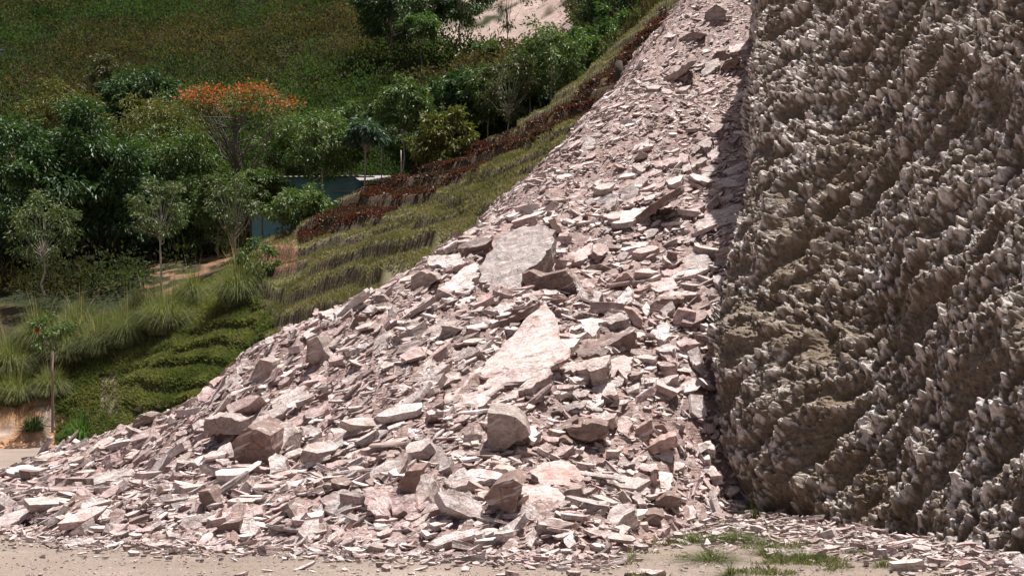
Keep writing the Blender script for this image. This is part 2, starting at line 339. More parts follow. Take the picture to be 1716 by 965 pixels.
# ---------------------------------------------------------------- stones
TONE = {'w': (.67, .60, .585), 'p': (.53, .41, .395), 'r': (.31, .235, .215), 'g': (.45, .40, .385), 'b': (.59, .51, .48), 'k': (.62, .38, .345), 'q': (.61, .50, .48)}
TNAME = {'w': 'whitish', 'p': 'pinkish', 'r': 'reddish-brown', 'g': 'grey', 'b': 'pale beige', 'k': 'salmon pink'}
def stone(poly, ex, ey, n, e, size, seed, rough=1., seg=None, layers=None):
    """poly: (k,2) plane outline about its centre; ex,ey,n frame; e: extrusion vector. returns V,F,grain"""
    r = np.random.default_rng(seed); p = np.asarray(poly, float); k = len(p)
    L_ = np.linalg.norm(np.roll(p, -1, 0)-p, axis=1); per = L_.sum(); pts_ = []
    for i in range(k):
        m_ = 1 if seg == 0 else max(1, int(round(L_[i]/max(.075, per/44))))
        f_ = np.arange(m_)/m_; f_[1:] += r.uniform(-.25, .25, m_-1)/m_
        d_ = p[(i+1) % k]-p[i]; nr_ = np.array([d_[1], -d_[0]])
        pts_.append(p[i]+f_[:, None]*d_+(r.normal(0, .05*rough, m_)*(f_ > 0))[:, None]*nr_)
    q = np.vstack(pts_); M = len(q)
    Lh = np.linalg.norm(e); Ln = layers or int(np.clip(Lh/.04, 3, 12))
    rings = []; g = []
    # top cap rings
    warp = r.normal(0, .05, 3)*rough
    sc_ = max(size, .1); ph = r.uniform(0, 90, 3)
    def capz(a):
        h_ = a[:, 0]*warp[0]+a[:, 1]*warp[1]+(a[:, 0]**2-a[:, 1]**2)/sc_*warp[2]
        if seg != 0:
            b_ = np.c_[a, a[:, 0]*0]; h_ = h_+perlin(b_/(.45*sc_)+ph)*.045*sc_*rough+perlin(b_/(.16*sc_)+ph)*.016*sc_*rough
            v_ = perlin(b_*[.5, 1.4, 1]/(.5*sc_)+ph[::-1]); h_ = h_+np.round(v_*3)*.012*sc_
        return h_
    caps = (.5,) if seg == 0 else ((.15, .3, .45, .6, .75, .88) if size > .5 else (.3, .6, .85))
    for f in caps:
        a = q*f; hz = capz(a)
        rings.append(a[:, :1]*ex+a[:, 1:]*ey+hz[:, None]*n); g.append(np.c_[a, hz])
    ins = 1.
    for j in range(Ln+1):
        d = j/Ln; ins = (.97 if j == 0 else np.clip(1+r.normal(0, .05*rough), .88, 1.05))*(1-.12*d)
        a = q*ins*(1+r.normal(0, .012*rough, M))[:, None]
        hz = capz(a)*(1-d*.7)
        dd = d+(r.uniform(-.3, .3, M)/Ln if 0 < j < Ln else 0)
        rings.append(a[:, :1]*ex+a[:, 1:]*ey+hz[:, None]*n+np.outer(np.full(M, 1.)*dd, e)); g.append(np.c_[a, -Lh*np.full(M, d)+hz])
    a = q*.55; rings.append(a[:, :1]*ex+a[:, 1:]*ey+e*1.04); g.append(np.c_[a, np.full(M, -Lh)])
    V = np.vstack(rings+[(n*capz(np.zeros((1, 2)))[0])[None], [e*1.06]]); G_ = np.vstack(g+[[[0, 0, 0]], [[0, 0, -Lh]]])
    nr = len(rings); i = np.arange(M); i2 = (i+1) % M
    Fq = np.concatenate([np.stack([k_*M+i, (k_+1)*M+i, (k_+1)*M+i2, k_*M+i2], 1) for k_ in range(nr-1)])
    Ft = np.concatenate([np.stack([np.full(M, nr*M), i, i2], 1), np.stack([np.full(M, nr*M+1), (nr-1)*M+i2, (nr-1)*M+i], 1)])
    return V, Fq, Ft, G_
def frame(n, along=(1, 0, .55)):
    n = np.array(n, float); n /= np.linalg.norm(n); a = np.array(along, float); a -= n*(a@n); a /= np.linalg.norm(a)
    return a, np.cross(n, a), n

T = {'A': (200,460,3.891), 'B': (840,200,3.891), 'C': (840,420,3.891), 'D': (560,420,3.891), 'E': (0,690,3.891), 'F': (400,690,3.891), 'G': (800,690,3.891),
     'M': (560,340,2.524), 'N': (0,600,2.64), 'O': (600,640,2.64), 'Q': (500,0,2.449), 'S': (1100,0,2.786), 'I': (1100,620,2.786)}
RAW = """
E d g 1330,40,1620,45,1610,140,1500,150,1320,150 @slab_over
E f w 1240,340,1300,290,1500,185,1505,250,1400,330,1300,360
E f w 1400,300,1490,300,1540,360,1600,410,1480,370
N d r 1020,380,1060,330,1100,300,1200,340,1210,420,1180,490,1090,510,1040,450 @layered
E e g 530,460,620,410,860,350,860,400,700,450,600,480 @wedge_left
E e p 300,510,420,440,600,400,520,460,400,510
E e p 220,480,400,400,450,410,380,460,240,495
E d r 850,130,870,60,930,20,990,30,980,70,900,100
E f p 690,160,790,80,860,95,850,140,760,150
E f w 520,590,600,560,700,570,730,640,690,720,600,690,540,650 @white_left
E f g 90,600,160,600,200,650,110,700
E f p 30,610,85,605,90,700,20,700
E t p 680,750,760,720,900,740,960,770,820,800,720,790
E e w 410,840,520,820,650,830,600,860,440,870
E e r 290,860,340,850,390,870,340,890
E d r 1370,790,1450,730,1565,710,1560,780,1450,800
E f w 1570,700,1650,675,1690,750,1660,795,1565,790 @upright_white
E f w 1010,470,1130,480,1230,470,1220,510,1100,540,1040,520
E e p 960,580,1070,560,1100,580,1000,610
E e g 900,690,1000,650,1100,640,1000,690
E d r 1290,520,1350,510,1440,610,1360,640,1300,580
E f p 1450,590,1560,565,1560,640,1460,640
E f p 1540,650,1610,590,1712,600,1712,660,1600,690
E t w 1080,770,1170,790,1180,820,1100,810
E t p 1130,820,1280,810,1290,850,1160,855
E f w 990,790,1050,770,1060,810,1000,830
E f b 780,430,890,420,900,480,800,480
E f p 1370,350,1420,340,1480,410,1410,440
E e g 960,760,1050,700,1050,730,980,770
E e p 1290,880,1480,860,1490,890,1400,905
E e p 0,740,150,735,150,760,40,755
E f w 110,500,200,480,220,500,130,540
E f p 720,680,820,660,830,700,740,740
F f g 520,570,620,520,790,500,780,570,650,690,580,650 @split_slab
F e g 480,700,540,590,550,620,500,690
F f p 800,490,950,490,990,560,980,680,900,680,820,600
F f p 990,560,1150,530,1160,640,1000,670
F f b 1150,540,1190,410,1270,390,1250,500,1200,620,1160,620 @leaning
F f b 800,400,950,320,1110,310,1050,400,980,460,850,430
F d r 1030,480,1100,380,1200,370,1170,430,1140,540,1050,530
F f g 1220,270,1250,200,1330,230,1345,290,1320,380,1230,330
F f g 1320,300,1390,290,1380,360,1300,390
F e w 1330,440,1450,380,1600,365,1712,370,1712,420,1500,470,1400,490
F e w 1220,860,1400,770,1540,760,1545,800,1400,840,1280,885 @foot_plank
F f w 1355,610,1480,610,1555,670,1520,700,1420,670
F f g 1190,670,1230,590,1370,570,1370,600,1240,680
F f w 1250,480,1300,460,1330,530,1365,550,1310,570,1260,540
F d g 490,500,560,470,640,490,560,540,500,550
F d g 630,460,700,425,740,440,700,470,650,480
F e r 340,800,530,770,530,800,400,815
F e r 160,740,400,720,560,720,560,750,300,760
F t p 560,720,680,760,700,830,820,850,700,790
F f p 700,760,880,770,960,800,900,840,740,830
F f w 980,830,1060,800,1100,860,1060,890,990,880
F d g 820,900,850,870,960,890,950,920,850,925
F e p 1120,890,1200,880,1220,910,1140,925
F f w 190,290,240,260,310,290,300,370,200,400
F f w 240,90,330,70,390,110,330,240,260,240
F f w 400,90,470,80,540,130,500,170,430,150
F e g 480,210,700,190,780,200,640,220
F e r 430,250,620,240,700,260,600,290,480,280
F e r 1010,280,1230,220,1230,250,1080,290
F f b 600,110,760,100,780,150,620,160
F f b 840,110,900,70,1000,70,960,110
F e p 760,280,930,300,900,320,780,310
F f p 380,620,440,600,440,650,380,700
F f w 230,670,350,700,340,720,230,700
F d g 270,620,320,590,370,690,330,690
F f p 190,600,260,550,340,540,330,570,230,610
F f p 990,720,1110,710,1110,770,1000,760
F f r 1160,740,1200,710,1310,730,1290,780,1190,790
F e g 830,750,990,740,980,760,850,765
F f p 550,390,660,390,690,420,620,450
F f p 570,330,650,320,650,350,560,380
F f p 1460,260,1540,255,1560,300,1480,310
F e b 1500,370,1560,300,1590,300,1530,370
O d g 570,135,640,140,700,155,745,195,765,235,690,270,650,305,570,320 @square_block
G f k 330,400,420,340,500,320,600,330,690,400,680,470,600,470,440,480 @pink_slab
G d r 40,560,100,480,230,430,300,470,260,560,240,690,150,640,60,600 @foot_boulder
G f p 240,480,400,470,500,500,590,570,560,620,400,620,270,590
G f w 290,600,350,590,400,640,440,720,330,720,290,660
G f w 470,710,540,700,630,770,600,790,500,770
G f w 560,790,620,780,640,860,600,890,565,850
G f b 310,800,370,760,395,790,350,880,310,860
G e w 170,890,230,870,295,900,250,915
G f w 840,680,860,630,920,590,1030,600,1030,640,960,680,900,745,850,720 @white_boulder
G f w 920,440,1010,430,1020,490,1100,600,1050,600,980,520
G t w 1130,400,1270,395,1280,450,1250,515,1200,510,1190,450
G d r 1085,440,1190,450,1200,520,1130,500
G e b 1020,360,1170,340,1180,380,1030,400
G f p 900,60,960,35,1010,60,980,160,910,120
G d p 1020,200,1030,110,1140,50,1140,130,1060,210
G d r 570,110,740,70,850,90,850,160,740,190,600,150 @dark_layered
G d r 1150,90,1210,80,1250,130,1200,150
G e r 460,140,580,50,650,10,660,40,560,110,480,155
G t p 350,190,450,130,460,160,380,215
G f p 360,280,450,190,490,230,400,290
G f p 480,290,540,220,630,210,560,280
G d r 490,190,560,165,620,205,500,215
G f b 730,10,910,0,900,40,790,80,740,50
G f p 680,310,740,275,840,310,760,350
G e g 890,330,960,310,1030,340,950,360
G d p 1070,260,1200,180,1300,150,1310,220,1200,260,1100,290
G f w 1420,210,1520,180,1550,250,1440,250
G f w 1430,280,1510,275,1520,310,1440,310
G f w 1450,360,1540,350,1600,410,1520,420
G f p 1490,460,1560,490,1580,530,1500,530
G d g 560,520,680,490,690,540,640,600,570,540
G f p 700,580,790,580,760,650,680,660
G e w 700,690,810,700,800,730,710,715
G d r 1140,600,1230,540,1330,560,1330,620,1200,620
G d r 1060,680,1150,660,1220,680,1180,740,1090,720
G t b 1220,700,1270,675,1320,700,1230,740
G d b 1010,740,1110,730,1120,770,1060,785
G f w 1340,610,1400,600,1430,650,1420,710,1380,690
G e r 1520,660,1580,640,1670,680,1600,700
G e b 1280,780,1450,730,1460,745,1300,790
G t p 1100,820,1180,760,1260,750,1180,830
G d g 890,540,950,510,1010,590,920,590
G f r 800,420,880,420,890,490,820,490
M f q 895,455,930,500,950,570,1000,610,900,680,830,725,720,750,600,825,480,850,430,820,560,730,700,620,780,550 @big_slab
M e b 600,870,720,810,920,700,930,720,800,790,650,870
C e r 570,610,700,540,880,500,880,520,760,590,660,625
C d r 140,150,180,130,260,170,330,150,420,130,470,180,500,290,400,280,280,300,200,280,140,220 @overhang
C t w 160,135,250,120,320,150,260,170
C f g 430,120,480,150,530,240,590,350,570,380,530,340,480,230 @splinter
C f p 510,200,560,180,610,230,570,280,530,260
C e g 600,260,640,270,640,400,610,420
C e g 640,290,690,330,700,370,660,350
C f w 690,370,760,300,830,230,860,270,850,340,780,360,700,385
C d p 660,270,690,220,820,140,860,180,850,210,740,240,680,285
C d r 540,110,640,85,720,120,700,160,600,150
C t p 920,190,1000,160,1130,180,1150,250,1040,270,930,240 @broad_top
C e p 1000,300,1100,250,1310,290,1200,300,1050,310
C d r 920,380,1050,310,1200,310,1150,350,1000,390
C d p 1120,430,1150,380,1270,400,1270,450,1200,490,1120,480
C e r 1230,360,1350,320,1360,350,1250,390
C t w 515,460,600,455,650,500,600,560,540,520
C t w 970,530,1080,470,1100,540,1060,590,1000,560
C d p 800,370,850,380,920,450,920,510,870,490,810,400
C e g 600,450,790,400,840,450,700,480
C e r 480,640,640,630,710,650,680,680,490,680
C e b 340,740,500,700,720,690,690,770,600,790,370,790
C f p 370,550,440,530,470,590,400,590
C f p 640,830,700,720,780,670,860,680,850,760,820,850,760,780,700,850
C f w 740,860,780,755,805,770,795,850
C e w 870,670,1020,680,1000,710,880,700
C f p 1020,660,1080,650,1140,720,1100,720
C e p 1000,720,1080,720,1140,750,1060,755
C f w 1210,660,1290,630,1300,730,1240,760
C f w 1000,640,1090,600,1130,620,1120,660,1030,655
C f w 970,850,1080,820,1160,800,1050,900
C f w 180,890,270,890,270,940,190,960
C f w 800,900,900,855,900,900,820,925
C t p 1040,130,1180,110,1200,150,1060,165
C f g 1170,60,1250,15,1340,30,1380,80,1310,130,1200,120
C f g 1400,30,1480,20,1510,60,1450,110,1400,90
C f g 1380,160,1470,160,1430,240,1380,200
C e p 1140,600,1200,560,1300,600,1160,620
C f b 590,900,640,850,740,860,760,930,640,950
B d r 790,680,850,660,960,570,1060,500,1170,440,1190,480,1060,570,950,650,870,710,800,715 @log_slab
B f w 660,630,780,600,940,570,940,620,850,660,790,690,700,710
B t w 700,850,850,800,960,780,940,820,800,860
B f p 310,950,450,870,600,800,600,850,540,920,400,965
M f g 640,200,700,120,800,80,900,110,940,180,880,260,800,300,790,360,680,420,610,430,620,290 @bedrock
B f g 1250,690,1380,580,1580,560,1540,660,1400,700,1280,740 @shadow_slab
B f p 1160,620,1230,580,1330,550,1270,650
B f w 1130,660,1230,660,1200,700,1140,700
B f w 1070,400,1190,355,1170,400,1090,430
B f w 1340,220,1420,170,1420,230,1370,270 @bright_flake
B e b 1170,330,1330,240,1340,260,1190,350
B f g 1180,310,1230,280,1240,330,1190,340
B e p 970,290,1150,250,1200,270,1010,310
B d g 850,270,910,205,960,235,920,260
B f w 790,530,860,520,860,550,800,555
B f w 890,515,940,510,940,540,895,540
B f g 770,480,850,420,900,460,870,520,790,540
B f g 660,590,690,520,760,500,740,560,680,600
B f b 280,490,380,490,420,510,320,520
B t w 270,610,350,600,360,630,280,640
B d g 300,660,350,640,400,740,350,740
B t p 380,740,440,740,430,765,370,765
B f p 430,330,480,295,535,290,520,330
B f g 500,160,540,110,610,120,600,190,520,210
B e p 620,400,740,380,730,400,650,410
B f b 920,740,980,710,1010,720,960,770
B e g 1100,770,1270,770,1260,800,1120,790
B f g 1400,400,1520,340,1600,340,1580,440,1420,480
B f g 1440,330,1600,260,1620,310,1480,370
B f g 1580,430,1620,400,1610,470,1570,480
B f g 1440,500,1520,480,1510,520,1420,540
B d g 1400,860,1480,830,1520,870,1480,940,1400,940
B d r 1080,860,1150,870,1150,960,1080,960
D f w 660,270,720,210,850,110,940,80,950,130,900,250,830,290,780,290 @white_slab
D d g 500,170,560,130,660,160,680,190,600,240,500,270 @brown_lump
D f p 330,220,400,160,480,130,470,170,400,200
D f w 600,30,700,30,810,20,870,70,760,110,620,100
D f w 240,260,310,240,340,290,250,290
D d g 240,290,320,290,370,340,280,370
D d g 640,320,680,250,770,290,700,320
D d r 100,500,140,420,210,430,180,480,120,520
D f b 150,465,240,460,240,490,170,490
D f k 200,500,260,470,300,490,270,515
D f g 220,640,300,540,360,520,340,620,300,690
D d g 70,580,130,560,210,570,180,610,80,620
D t w 80,550,180,540,210,560,120,575
D f b 500,600,580,530,700,450,800,450,780,510,700,540,560,590
D d g 690,490,760,490,830,510,790,550,730,560
D f b 870,450,980,440,1030,470,970,510,900,480
D d g 830,560,880,505,950,520,900,560
D f w 980,400,1100,340,1180,330,1160,370,1060,420
D d r 1040,490,1180,420,1330,340,1330,380,1200,460,1100,500
D e b 1010,590,1150,480,1160,490,1050,600
D e b 480,840,570,750,650,690,640,740,500,865
D f b 660,850,740,790,820,780,830,830,700,890
D f b 750,690,880,620,960,650,900,690,780,720
D d g 690,750,770,710,770,750,700,790
D f w 830,720,900,710,900,740,840,750
D f w 370,880,450,860,520,900,470,930,390,920
D f g 50,840,130,830,130,890,70,890
D f w 430,750,490,745,490,780,440,790
D f w 0,370,80,360,130,400,110,470,20,460
D f p 280,430,350,390,410,410,380,460,300,470
D f k 940,330,960,290,1010,280,1080,250,1060,330,950,360
D d r 1370,370,1410,320,1520,310,1500,340,1390,380
A f b 980,830,1080,750,1210,720,1240,800,1130,860,1000,870 @pale_slab
A d g 840,700,880,600,915,550,1000,570,1000,680,930,700 @crest_block
A d g 1210,580,1220,430,1290,400,1320,450,1340,500,1380,540,1330,580 @grey_block
A f p 510,790,560,720,640,740,620,820,520,830
A f g 680,740,700,670,780,650,810,690,730,760
A f p 590,710,640,660,740,640,680,700,620,740
A f w 845,715,900,710,965,720,960,740,900,740
A f p 1080,960,1180,900,1360,830,1370,880,1270,930,1150,990
A d r 1230,850,1290,790,1370,760,1350,810,1260,850
A f w 1360,790,1400,765,1430,820,1370,830
A f p 1220,650,1280,630,1360,670,1340,720,1270,690
A f p 1360,560,1400,510,1480,530,1470,580,1390,600
A f g 1440,700,1490,650,1560,670,1500,740
A e p 1060,360,1150,320,1240,315,1180,345,1080,380
A f w 1190,390,1240,350,1310,340,1290,390,1220,420
A f p 1300,400,1330,370,1410,350,1400,400,1330,440
A f b 1300,240,1380,210,1500,250,1500,310,1400,320
A f p 1260,260,1280,200,1310,210,1290,260
A f w 1560,250,1640,190,1670,210,1620,280
A f b 1590,340,1650,310,1700,320,1650,360
A f b 760,600,810,565,850,590,820,640,770,650
A f w 970,530,1010,480,1030,500,1010,550
A f w 1140,590,1190,570,1190,600,1150,610
A d r 90,880,130,850,210,840,200,860,130,890
A d r 230,860,320,820,330,850,250,870
A d g 90,960,120,920,180,900,220,930,210,965 @left_lump
S f g 205,320,240,290,290,270,300,300,240,350,210,355 @upper_block
S d r 280,240,310,235,345,260,330,280,290,280
S d r 300,320,320,285,380,265,400,275,370,310,320,330
S f g 400,360,450,350,450,380,410,380
S f g 220,370,240,350,280,350,260,380
S d g 30,370,150,290,190,280,130,340,60,400
S d g 225,60,280,20,330,50,300,100,240,110
S f b 330,210,420,200,430,230,340,250
Q f b 1100,680,1160,670,1170,690,1120,700
Q f w 1370,600,1440,570,1440,600,1390,620
Q f g 1630,590,1690,560,1700,610
Q d g 1560,160,1620,130,1680,140,1600,180
Q e r 1490,350,1560,290,1600,270,1540,330
I e b 500,825,600,835,700,845,800,840,740,865,580,862 @ground_slab
I f g 1650,960,1660,880,1700,850,1730,880,1730,975 @corner_stone
I f p 1370,870,1380,830,1430,840,1430,870
I f g 1440,880,1440,810,1520,790,1500,880
I d g 1550,780,1620,770,1716,780,1700,840,1640,910,1570,900 @cliff_boulder
I f g 1280,880,1290,840,1320,840,1310,880
I f g 980,800,1040,780,1060,800,1000,840
O e b 1175,835,1240,820,1360,840,1300,855 @edge_slab
"""
LM = {  # landmark: own label, how other labels refer to it
 'slab_over': ('thick square-edged slab jutting out over a dark hollow, left of the layered brown boulder', 'the slab over the dark hollow'),
 'layered': ('rounded brown boulder of curled layers between two bright slabs, lower left', 'the curled layered brown boulder'),
 'wedge_left': ('long grey wedge-shaped slab pointing left, on the low left tongue of the rockfall', 'the long grey wedge at lower left'),
 'white_left': ('broad rough whitish slab facing the viewer in the low left tongue of the rockfall', 'the broad white slab at lower left'),
 'upright_white': ('upright rounded whitish slab on the lower edge, beside a dark overhanging flake', 'the upright rounded white slab'),
 'split_slab': ('grey slab splitting into thin sheets, tilted up to the right near the foot', 'the splitting grey slab'),
 'leaning': ('tall narrow pale slab leaning against a dark-fronted rock in the lower middle', 'the tall leaning pale slab'),
 'foot_plank': ('long plank-like pale slab lying in the lowest row by the gravel', 'the plank-like slab at the foot'),
 'square_block': ('large square block with flat pale top and brown shaded front, lower middle', 'the big square block'),
 'pink_slab': ('salmon pink slab face right above the dark reddish boulder near the foot', 'the salmon pink slab'),
 'foot_boulder': ('dark reddish-brown boulder with shadow under its right side near the foot', 'the dark reddish foot boulder'),
 'white_boulder': ('whitish grey rounded boulder with pointed lower end near the lower right edge', 'the whitish pointed boulder'),
 'dark_layered': ('dark brown layered rock with hollow below, right of the big square block', 'the dark layered rock by the block'),
 'big_slab': ('largest slab of all, smooth, cracked and steeply tilted in the centre of the rockfall', 'the largest central slab'),
 'overhang': ('massive brown block with bright top and shaded front above the largest slab', 'the massive brown block'),
 'splinter': ('narrow grey splinter standing on end against the massive brown block', 'the standing grey splinter'),
 'broad_top': ('broad pinkish layered slab with flat sunlit top close to the cliff corner', 'the broad layered slab by the cliff'),
 'log_slab': ('long log-like brown slab tilted up to the right in the upper rockfall', 'the log-like brown slab'),
 'bedrock': ('big grey streaked outcrop face left above the massive brown block', 'the big grey streaked outcrop'),
 'shadow_slab': ('smooth grey slab half inside the shadow of the cliff', 'the slab in the cliff shadow'),
 'bright_flake': ('brightest white flake, just left of the top of the cliff shadow', 'the brightest white flake'),
 'white_slab': ('steep whitish slab with a dark cleft on its right, near the upper left edge', 'the steep white slab by the cleft'),
 'brown_lump': ('brown shaded lump under the rim near the grassy terraces', 'the brown lump near the rim'),
 'pale_slab': ('flat pale beige slab tilted to the left, below the brown standing block on the rim', 'the flat pale slab on the left'),
 'crest_block': ('brown standing block with rusty right side on the left rim of the rockfall', 'the rusty standing block on the rim'),
 'grey_block': ('pointed grey-brown block in shade, right of the standing block on the left rim', 'the pointed grey-brown block'),
 'left_lump': ('shaded brown lump at the far left end of the rim above the gravel', 'the lump at the left end of the rim'),
 'upper_block': ('squarish grey-brown block high up on the slope beside a dark red stone', 'the squarish block high up'),
 'ground_slab': ('flat whitish slab lying on the weedy ground before the cliff foot', 'the flat slab on the weedy ground'),
 'corner_stone': ('upright grey stone at the bottom right corner under the cliff', 'the grey stone in the right corner'),
 'cliff_boulder': ('dark hollowed boulder at the foot of the cliff, near the right corner', 'the dark boulder at the cliff foot'),
 'edge_slab': ('low pale slab lying alone on gravel at the bottom edge of the picture', 'the lone slab at the bottom edge')}
POLYS = []; ROCKS = []   # dict(o, px, py, area, tone, code)
def hit_t(px, py):
    Y = np.arange(18, 70, .2); x = (px-CX)/FPX*Y; ray = CAMZ+(HY-py)/FPX*Y; s_ = np.maximum(talus_f(x, Y), 0); k = np.argmax(s_ >= ray)
    return None if s_[k] < ray[k] or Y[k] > 64 else np.array([x[k], Y[k], ray[k]])
def add_rock(pp, code, tone, key=None, seed=0):
    pp = np.array(pp, float); c = pp.mean(0)
    A = .5*abs(np.sum(pp[:, 0]*np.roll(pp[:, 1], -1)-pp[:, 1]*np.roll(pp[:, 0], -1)))
    h = prof(c[0], c[1]) if c[1] < 1200 else None
    if h is None: return
    r = np.random.default_rng(seed); Y = h[1]; sz = math.sqrt(A)*Y/FPX; P0 = np.array(h)
    d0 = np.array([(c[0]-CX)/FPX, 1, (HY-c[1])/FPX])
    if code == 'f': n = np.array([-.35, -.62, .70]); th = .28*sz+.04
    elif code == 'e': n = np.array([-.22, -.60, .77]); th = .35*sz+.04
    elif code == 't': n = np.array([-.15, -.52, .84]); th = .7*sz
    else: n = np.array([-.12, -1, -.26]); th = .75*sz+.05
    n = n+r.normal(0, .07, 3); n /= np.linalg.norm(n)
    if key == 'big_slab': n = np.array([-.42, -.56, .72]); th = .22; n /= np.linalg.norm(n)
    if key == 'bedrock': n = np.array([-.40, -.66, .64]); th = .5; n /= np.linalg.norm(n)
    if n@d0 > -.33: n = n-np.array([0, .33+n@d0, 0]); n /= np.linalg.norm(n)
    lift = {'f': .22, 'e': .3, 't': .45, 'd': .0}[code]*sz
    P0 = P0-d0*(.12*sz+.06)+n*lift*.0
    hv = [hit_t(a, b) for a, b in pp]
    if code in 'f' and sz > .45 and all(v is not None for v in hv):
        A_ = np.array(hv); A_ = A_-A_.mean(0); nf = np.linalg.svd(A_)[2][2]; nf = nf*np.sign(nf[2]+1e-9); n = nf*.75+n*.25; n /= np.linalg.norm(n)
        if n@d0 > -.3: n = n-np.array([0, .3+n@d0, 0]); n /= np.linalg.norm(n)
    sh_ = 0
    for (a, b), v in zip(pp, hv):
        if v is None: continue
        d = np.array([(a-CX)/FPX, 1, (HY-b)/FPX]); s = (n@(P0-np.array([0, 0, CAMZ])))/(n@d); sh_ = max(sh_, s-v[1]+.04)
    sh_ = min(sh_, 1.3*sz+.1); P0 = P0-d0*(sh_+(.22 if key == 'big_slab' else .08 if key else 0)); th += sh_*(.8 if code == 'd' else .35)
    q = []
    for a, b in pp:
        d = np.array([(a-CX)/FPX, 1, (HY-b)/FPX]); s = (n@(P0-np.array([0, 0, CAMZ])))/(n@d); q.append(d*s+np.array([0, 0, CAMZ]))
    q = np.array(q); c3 = q.mean(0)
    ex, ey, nn = frame(n, (1, .1, .5))
    pl = np.stack([(q-c3)@ex, (q-c3)@ey], 1)
    if np.sum(pl[:, 0]*np.roll(pl[:, 1], -1)-pl[:, 1]*np.roll(pl[:, 0], -1)) < 0: pl = pl[::-1]
    if code in 'fe': e = -n*th+np.array([.02, .05, -.25])*th
    elif code == 't': e = np.array([.02, .12, -1])*th
    else: e = np.array([.12, .93, .14])*th
    if key == 'square_block': e = np.array([.05, .9, .34])*sz*.95
    V, Fq, Ft, g = stone(pl, ex, ey, nn, e, sz, seed, .25 if key == 'square_block' else (.6 if code == 'd' else 1.))
    tc = np.array(TONE[tone])*(1+r.normal(0, .06))
    if key == 'bedrock': tc = tc*.8
    if code == 'd': tc = tc*np.array([.9, .86, .82])  # stones with shaded fronts: shade also put into their tone
    tcs = np.tile(tc, (len(V), 1))*(1+r.normal(0, .05, (len(V), 1)))
    if tone == 'k': tcs = blend(tcs, np.clip(np.linalg.norm(V, axis=1)/sz/.8, 0, 1)**2, TONE['p'])
    zmin = c3[2]+V[:, 2].min()
    me = mesh('rock', V, [Fq, Ft], ROCK, cols=np.clip(tcs, 0, .8), loc=g*1.0+r.uniform(0, 40, 3))
    o = link('rock', me, loc=tuple(c3)); o['category'] = 'rock'
    POLYS.append(pp); ROCKS.append(dict(o=o, px=c[0], py=c[1], A=A, tone=tone, code=code, key=key, ext=pp.max(0)-pp.min(0)))
sd = 100
for ln in RAW.strip().split('\n'):
    s = ln.split(); ox, oy, k = T[s[0]]; a = np.array([float(v) for v in s[3].split(',')]).reshape(-1, 2)/k+np.array([ox, oy]); sd += 1
    add_rock(a, s[1], s[2], s[4][1:] if len(s) > 4 else None, sd)
# fill up to 300 with further large stones of the slope
def crest_py(px): return np.interp(px, [c[0] for c in crest], [c[1] for c in crest])
def cliff_px(py): return np.interp(py, [0, 100, 180, 300, 420, 500, 560, 740, 862], [1270, 1258, 1262, 1255, 1230, 1210, 1180, 1198, 1268])
occ = [(r_['px'], r_['py'], math.sqrt(r_['A'])) for r_ in ROCKS]; tries = 0
while len(ROCKS) < 297 and tries < 4000:
    tries += 1; px = rng.uniform(0, 1240); py = rng.uniform(20, 925)
    if py < crest_py(px)+42 or px > cliff_px(py)-20 or py > np.interp(px, [f[0] for f in foot], [f[1] for f in foot])-10: continue
    s = rng.uniform(14, 26)*(.6+.4*sstep(100, 500, np.array(py)))
    if min(math.hypot(px-a, (py-b)*1.3)/(c*.6+s*.6) for a, b, c in occ) < 1: continue
    k = rng.integers(5, 8); an = np.sort(rng.uniform(0, 2*math.pi, k)+0)
    an = np.linspace(0, 2*math.pi, k, endpoint=False)+rng.normal(0, .22, k)
    asp = rng.uniform(1.3, 2.4); th = R(rng.normal(24, 14)); q = np.stack([np.cos(an)*s*asp**.5, np.sin(an)*s/asp**.5*.8], 1)*.75
    q = q@np.array([[math.cos(th), -math.sin(th)], [math.sin(th), math.cos(th)]])
    occ.append((px, py, s*1.3)); sd += 1
    add_rock(q+[px, py], rng.choice(list('fffetd')), rng.choice(list('wppbbgr')), None, sd)
# labels
SH = {'f': 'flat slab', 'e': 'edge-on plate', 't': 'chunky stone', 'd': 'shaded stone'}
ORD = ['', 'second ', 'third ', 'fourth ', 'fifth ', 'sixth ', 'seventh ', 'eighth ', 'ninth ', 'tenth ']
lmk = [r_ for r_ in ROCKS if r_['key']]
for r_ in lmk: r_['o']['label'] = LM[r_['key']][0]
grp = {}
for r_ in ROCKS:
    r_['o']['group'] = 'rocks of the rockfall'
    if r_['key']: continue
    b = min(lmk, key=lambda l: math.hypot(l['px']-r_['px'], l['py']-r_['py']))
    dx, dy = r_['px']-b['px'], r_['py']-b['py']; r_['d'] = math.hypot(dx, dy)
    rel = ('right of' if dx > 0 else 'left of') if abs(dx) > abs(dy)*1.0 else ('below' if dy > 0 else 'above')
    size = 'small ' if r_['A'] < 450 else ('large ' if r_['A'] > 1500 else '')
    grp.setdefault((size, r_['tone'], r_['code'], rel, b['key']), []).append(r_)
for (size, tn, cd, rel, key), L_ in grp.items():
    L_.sort(key=lambda q: q['d'])
    for i, q in enumerate(L_):
        nm = f"{size}{TNAME[tn]} {SH[cd]} {rel} {LM[key][1]}"
        if len(L_) > 1: nm = f"{'nearest' if i == 0 else ORD[i]+'nearest'} {nm}"
        q['o']['label'] = nm

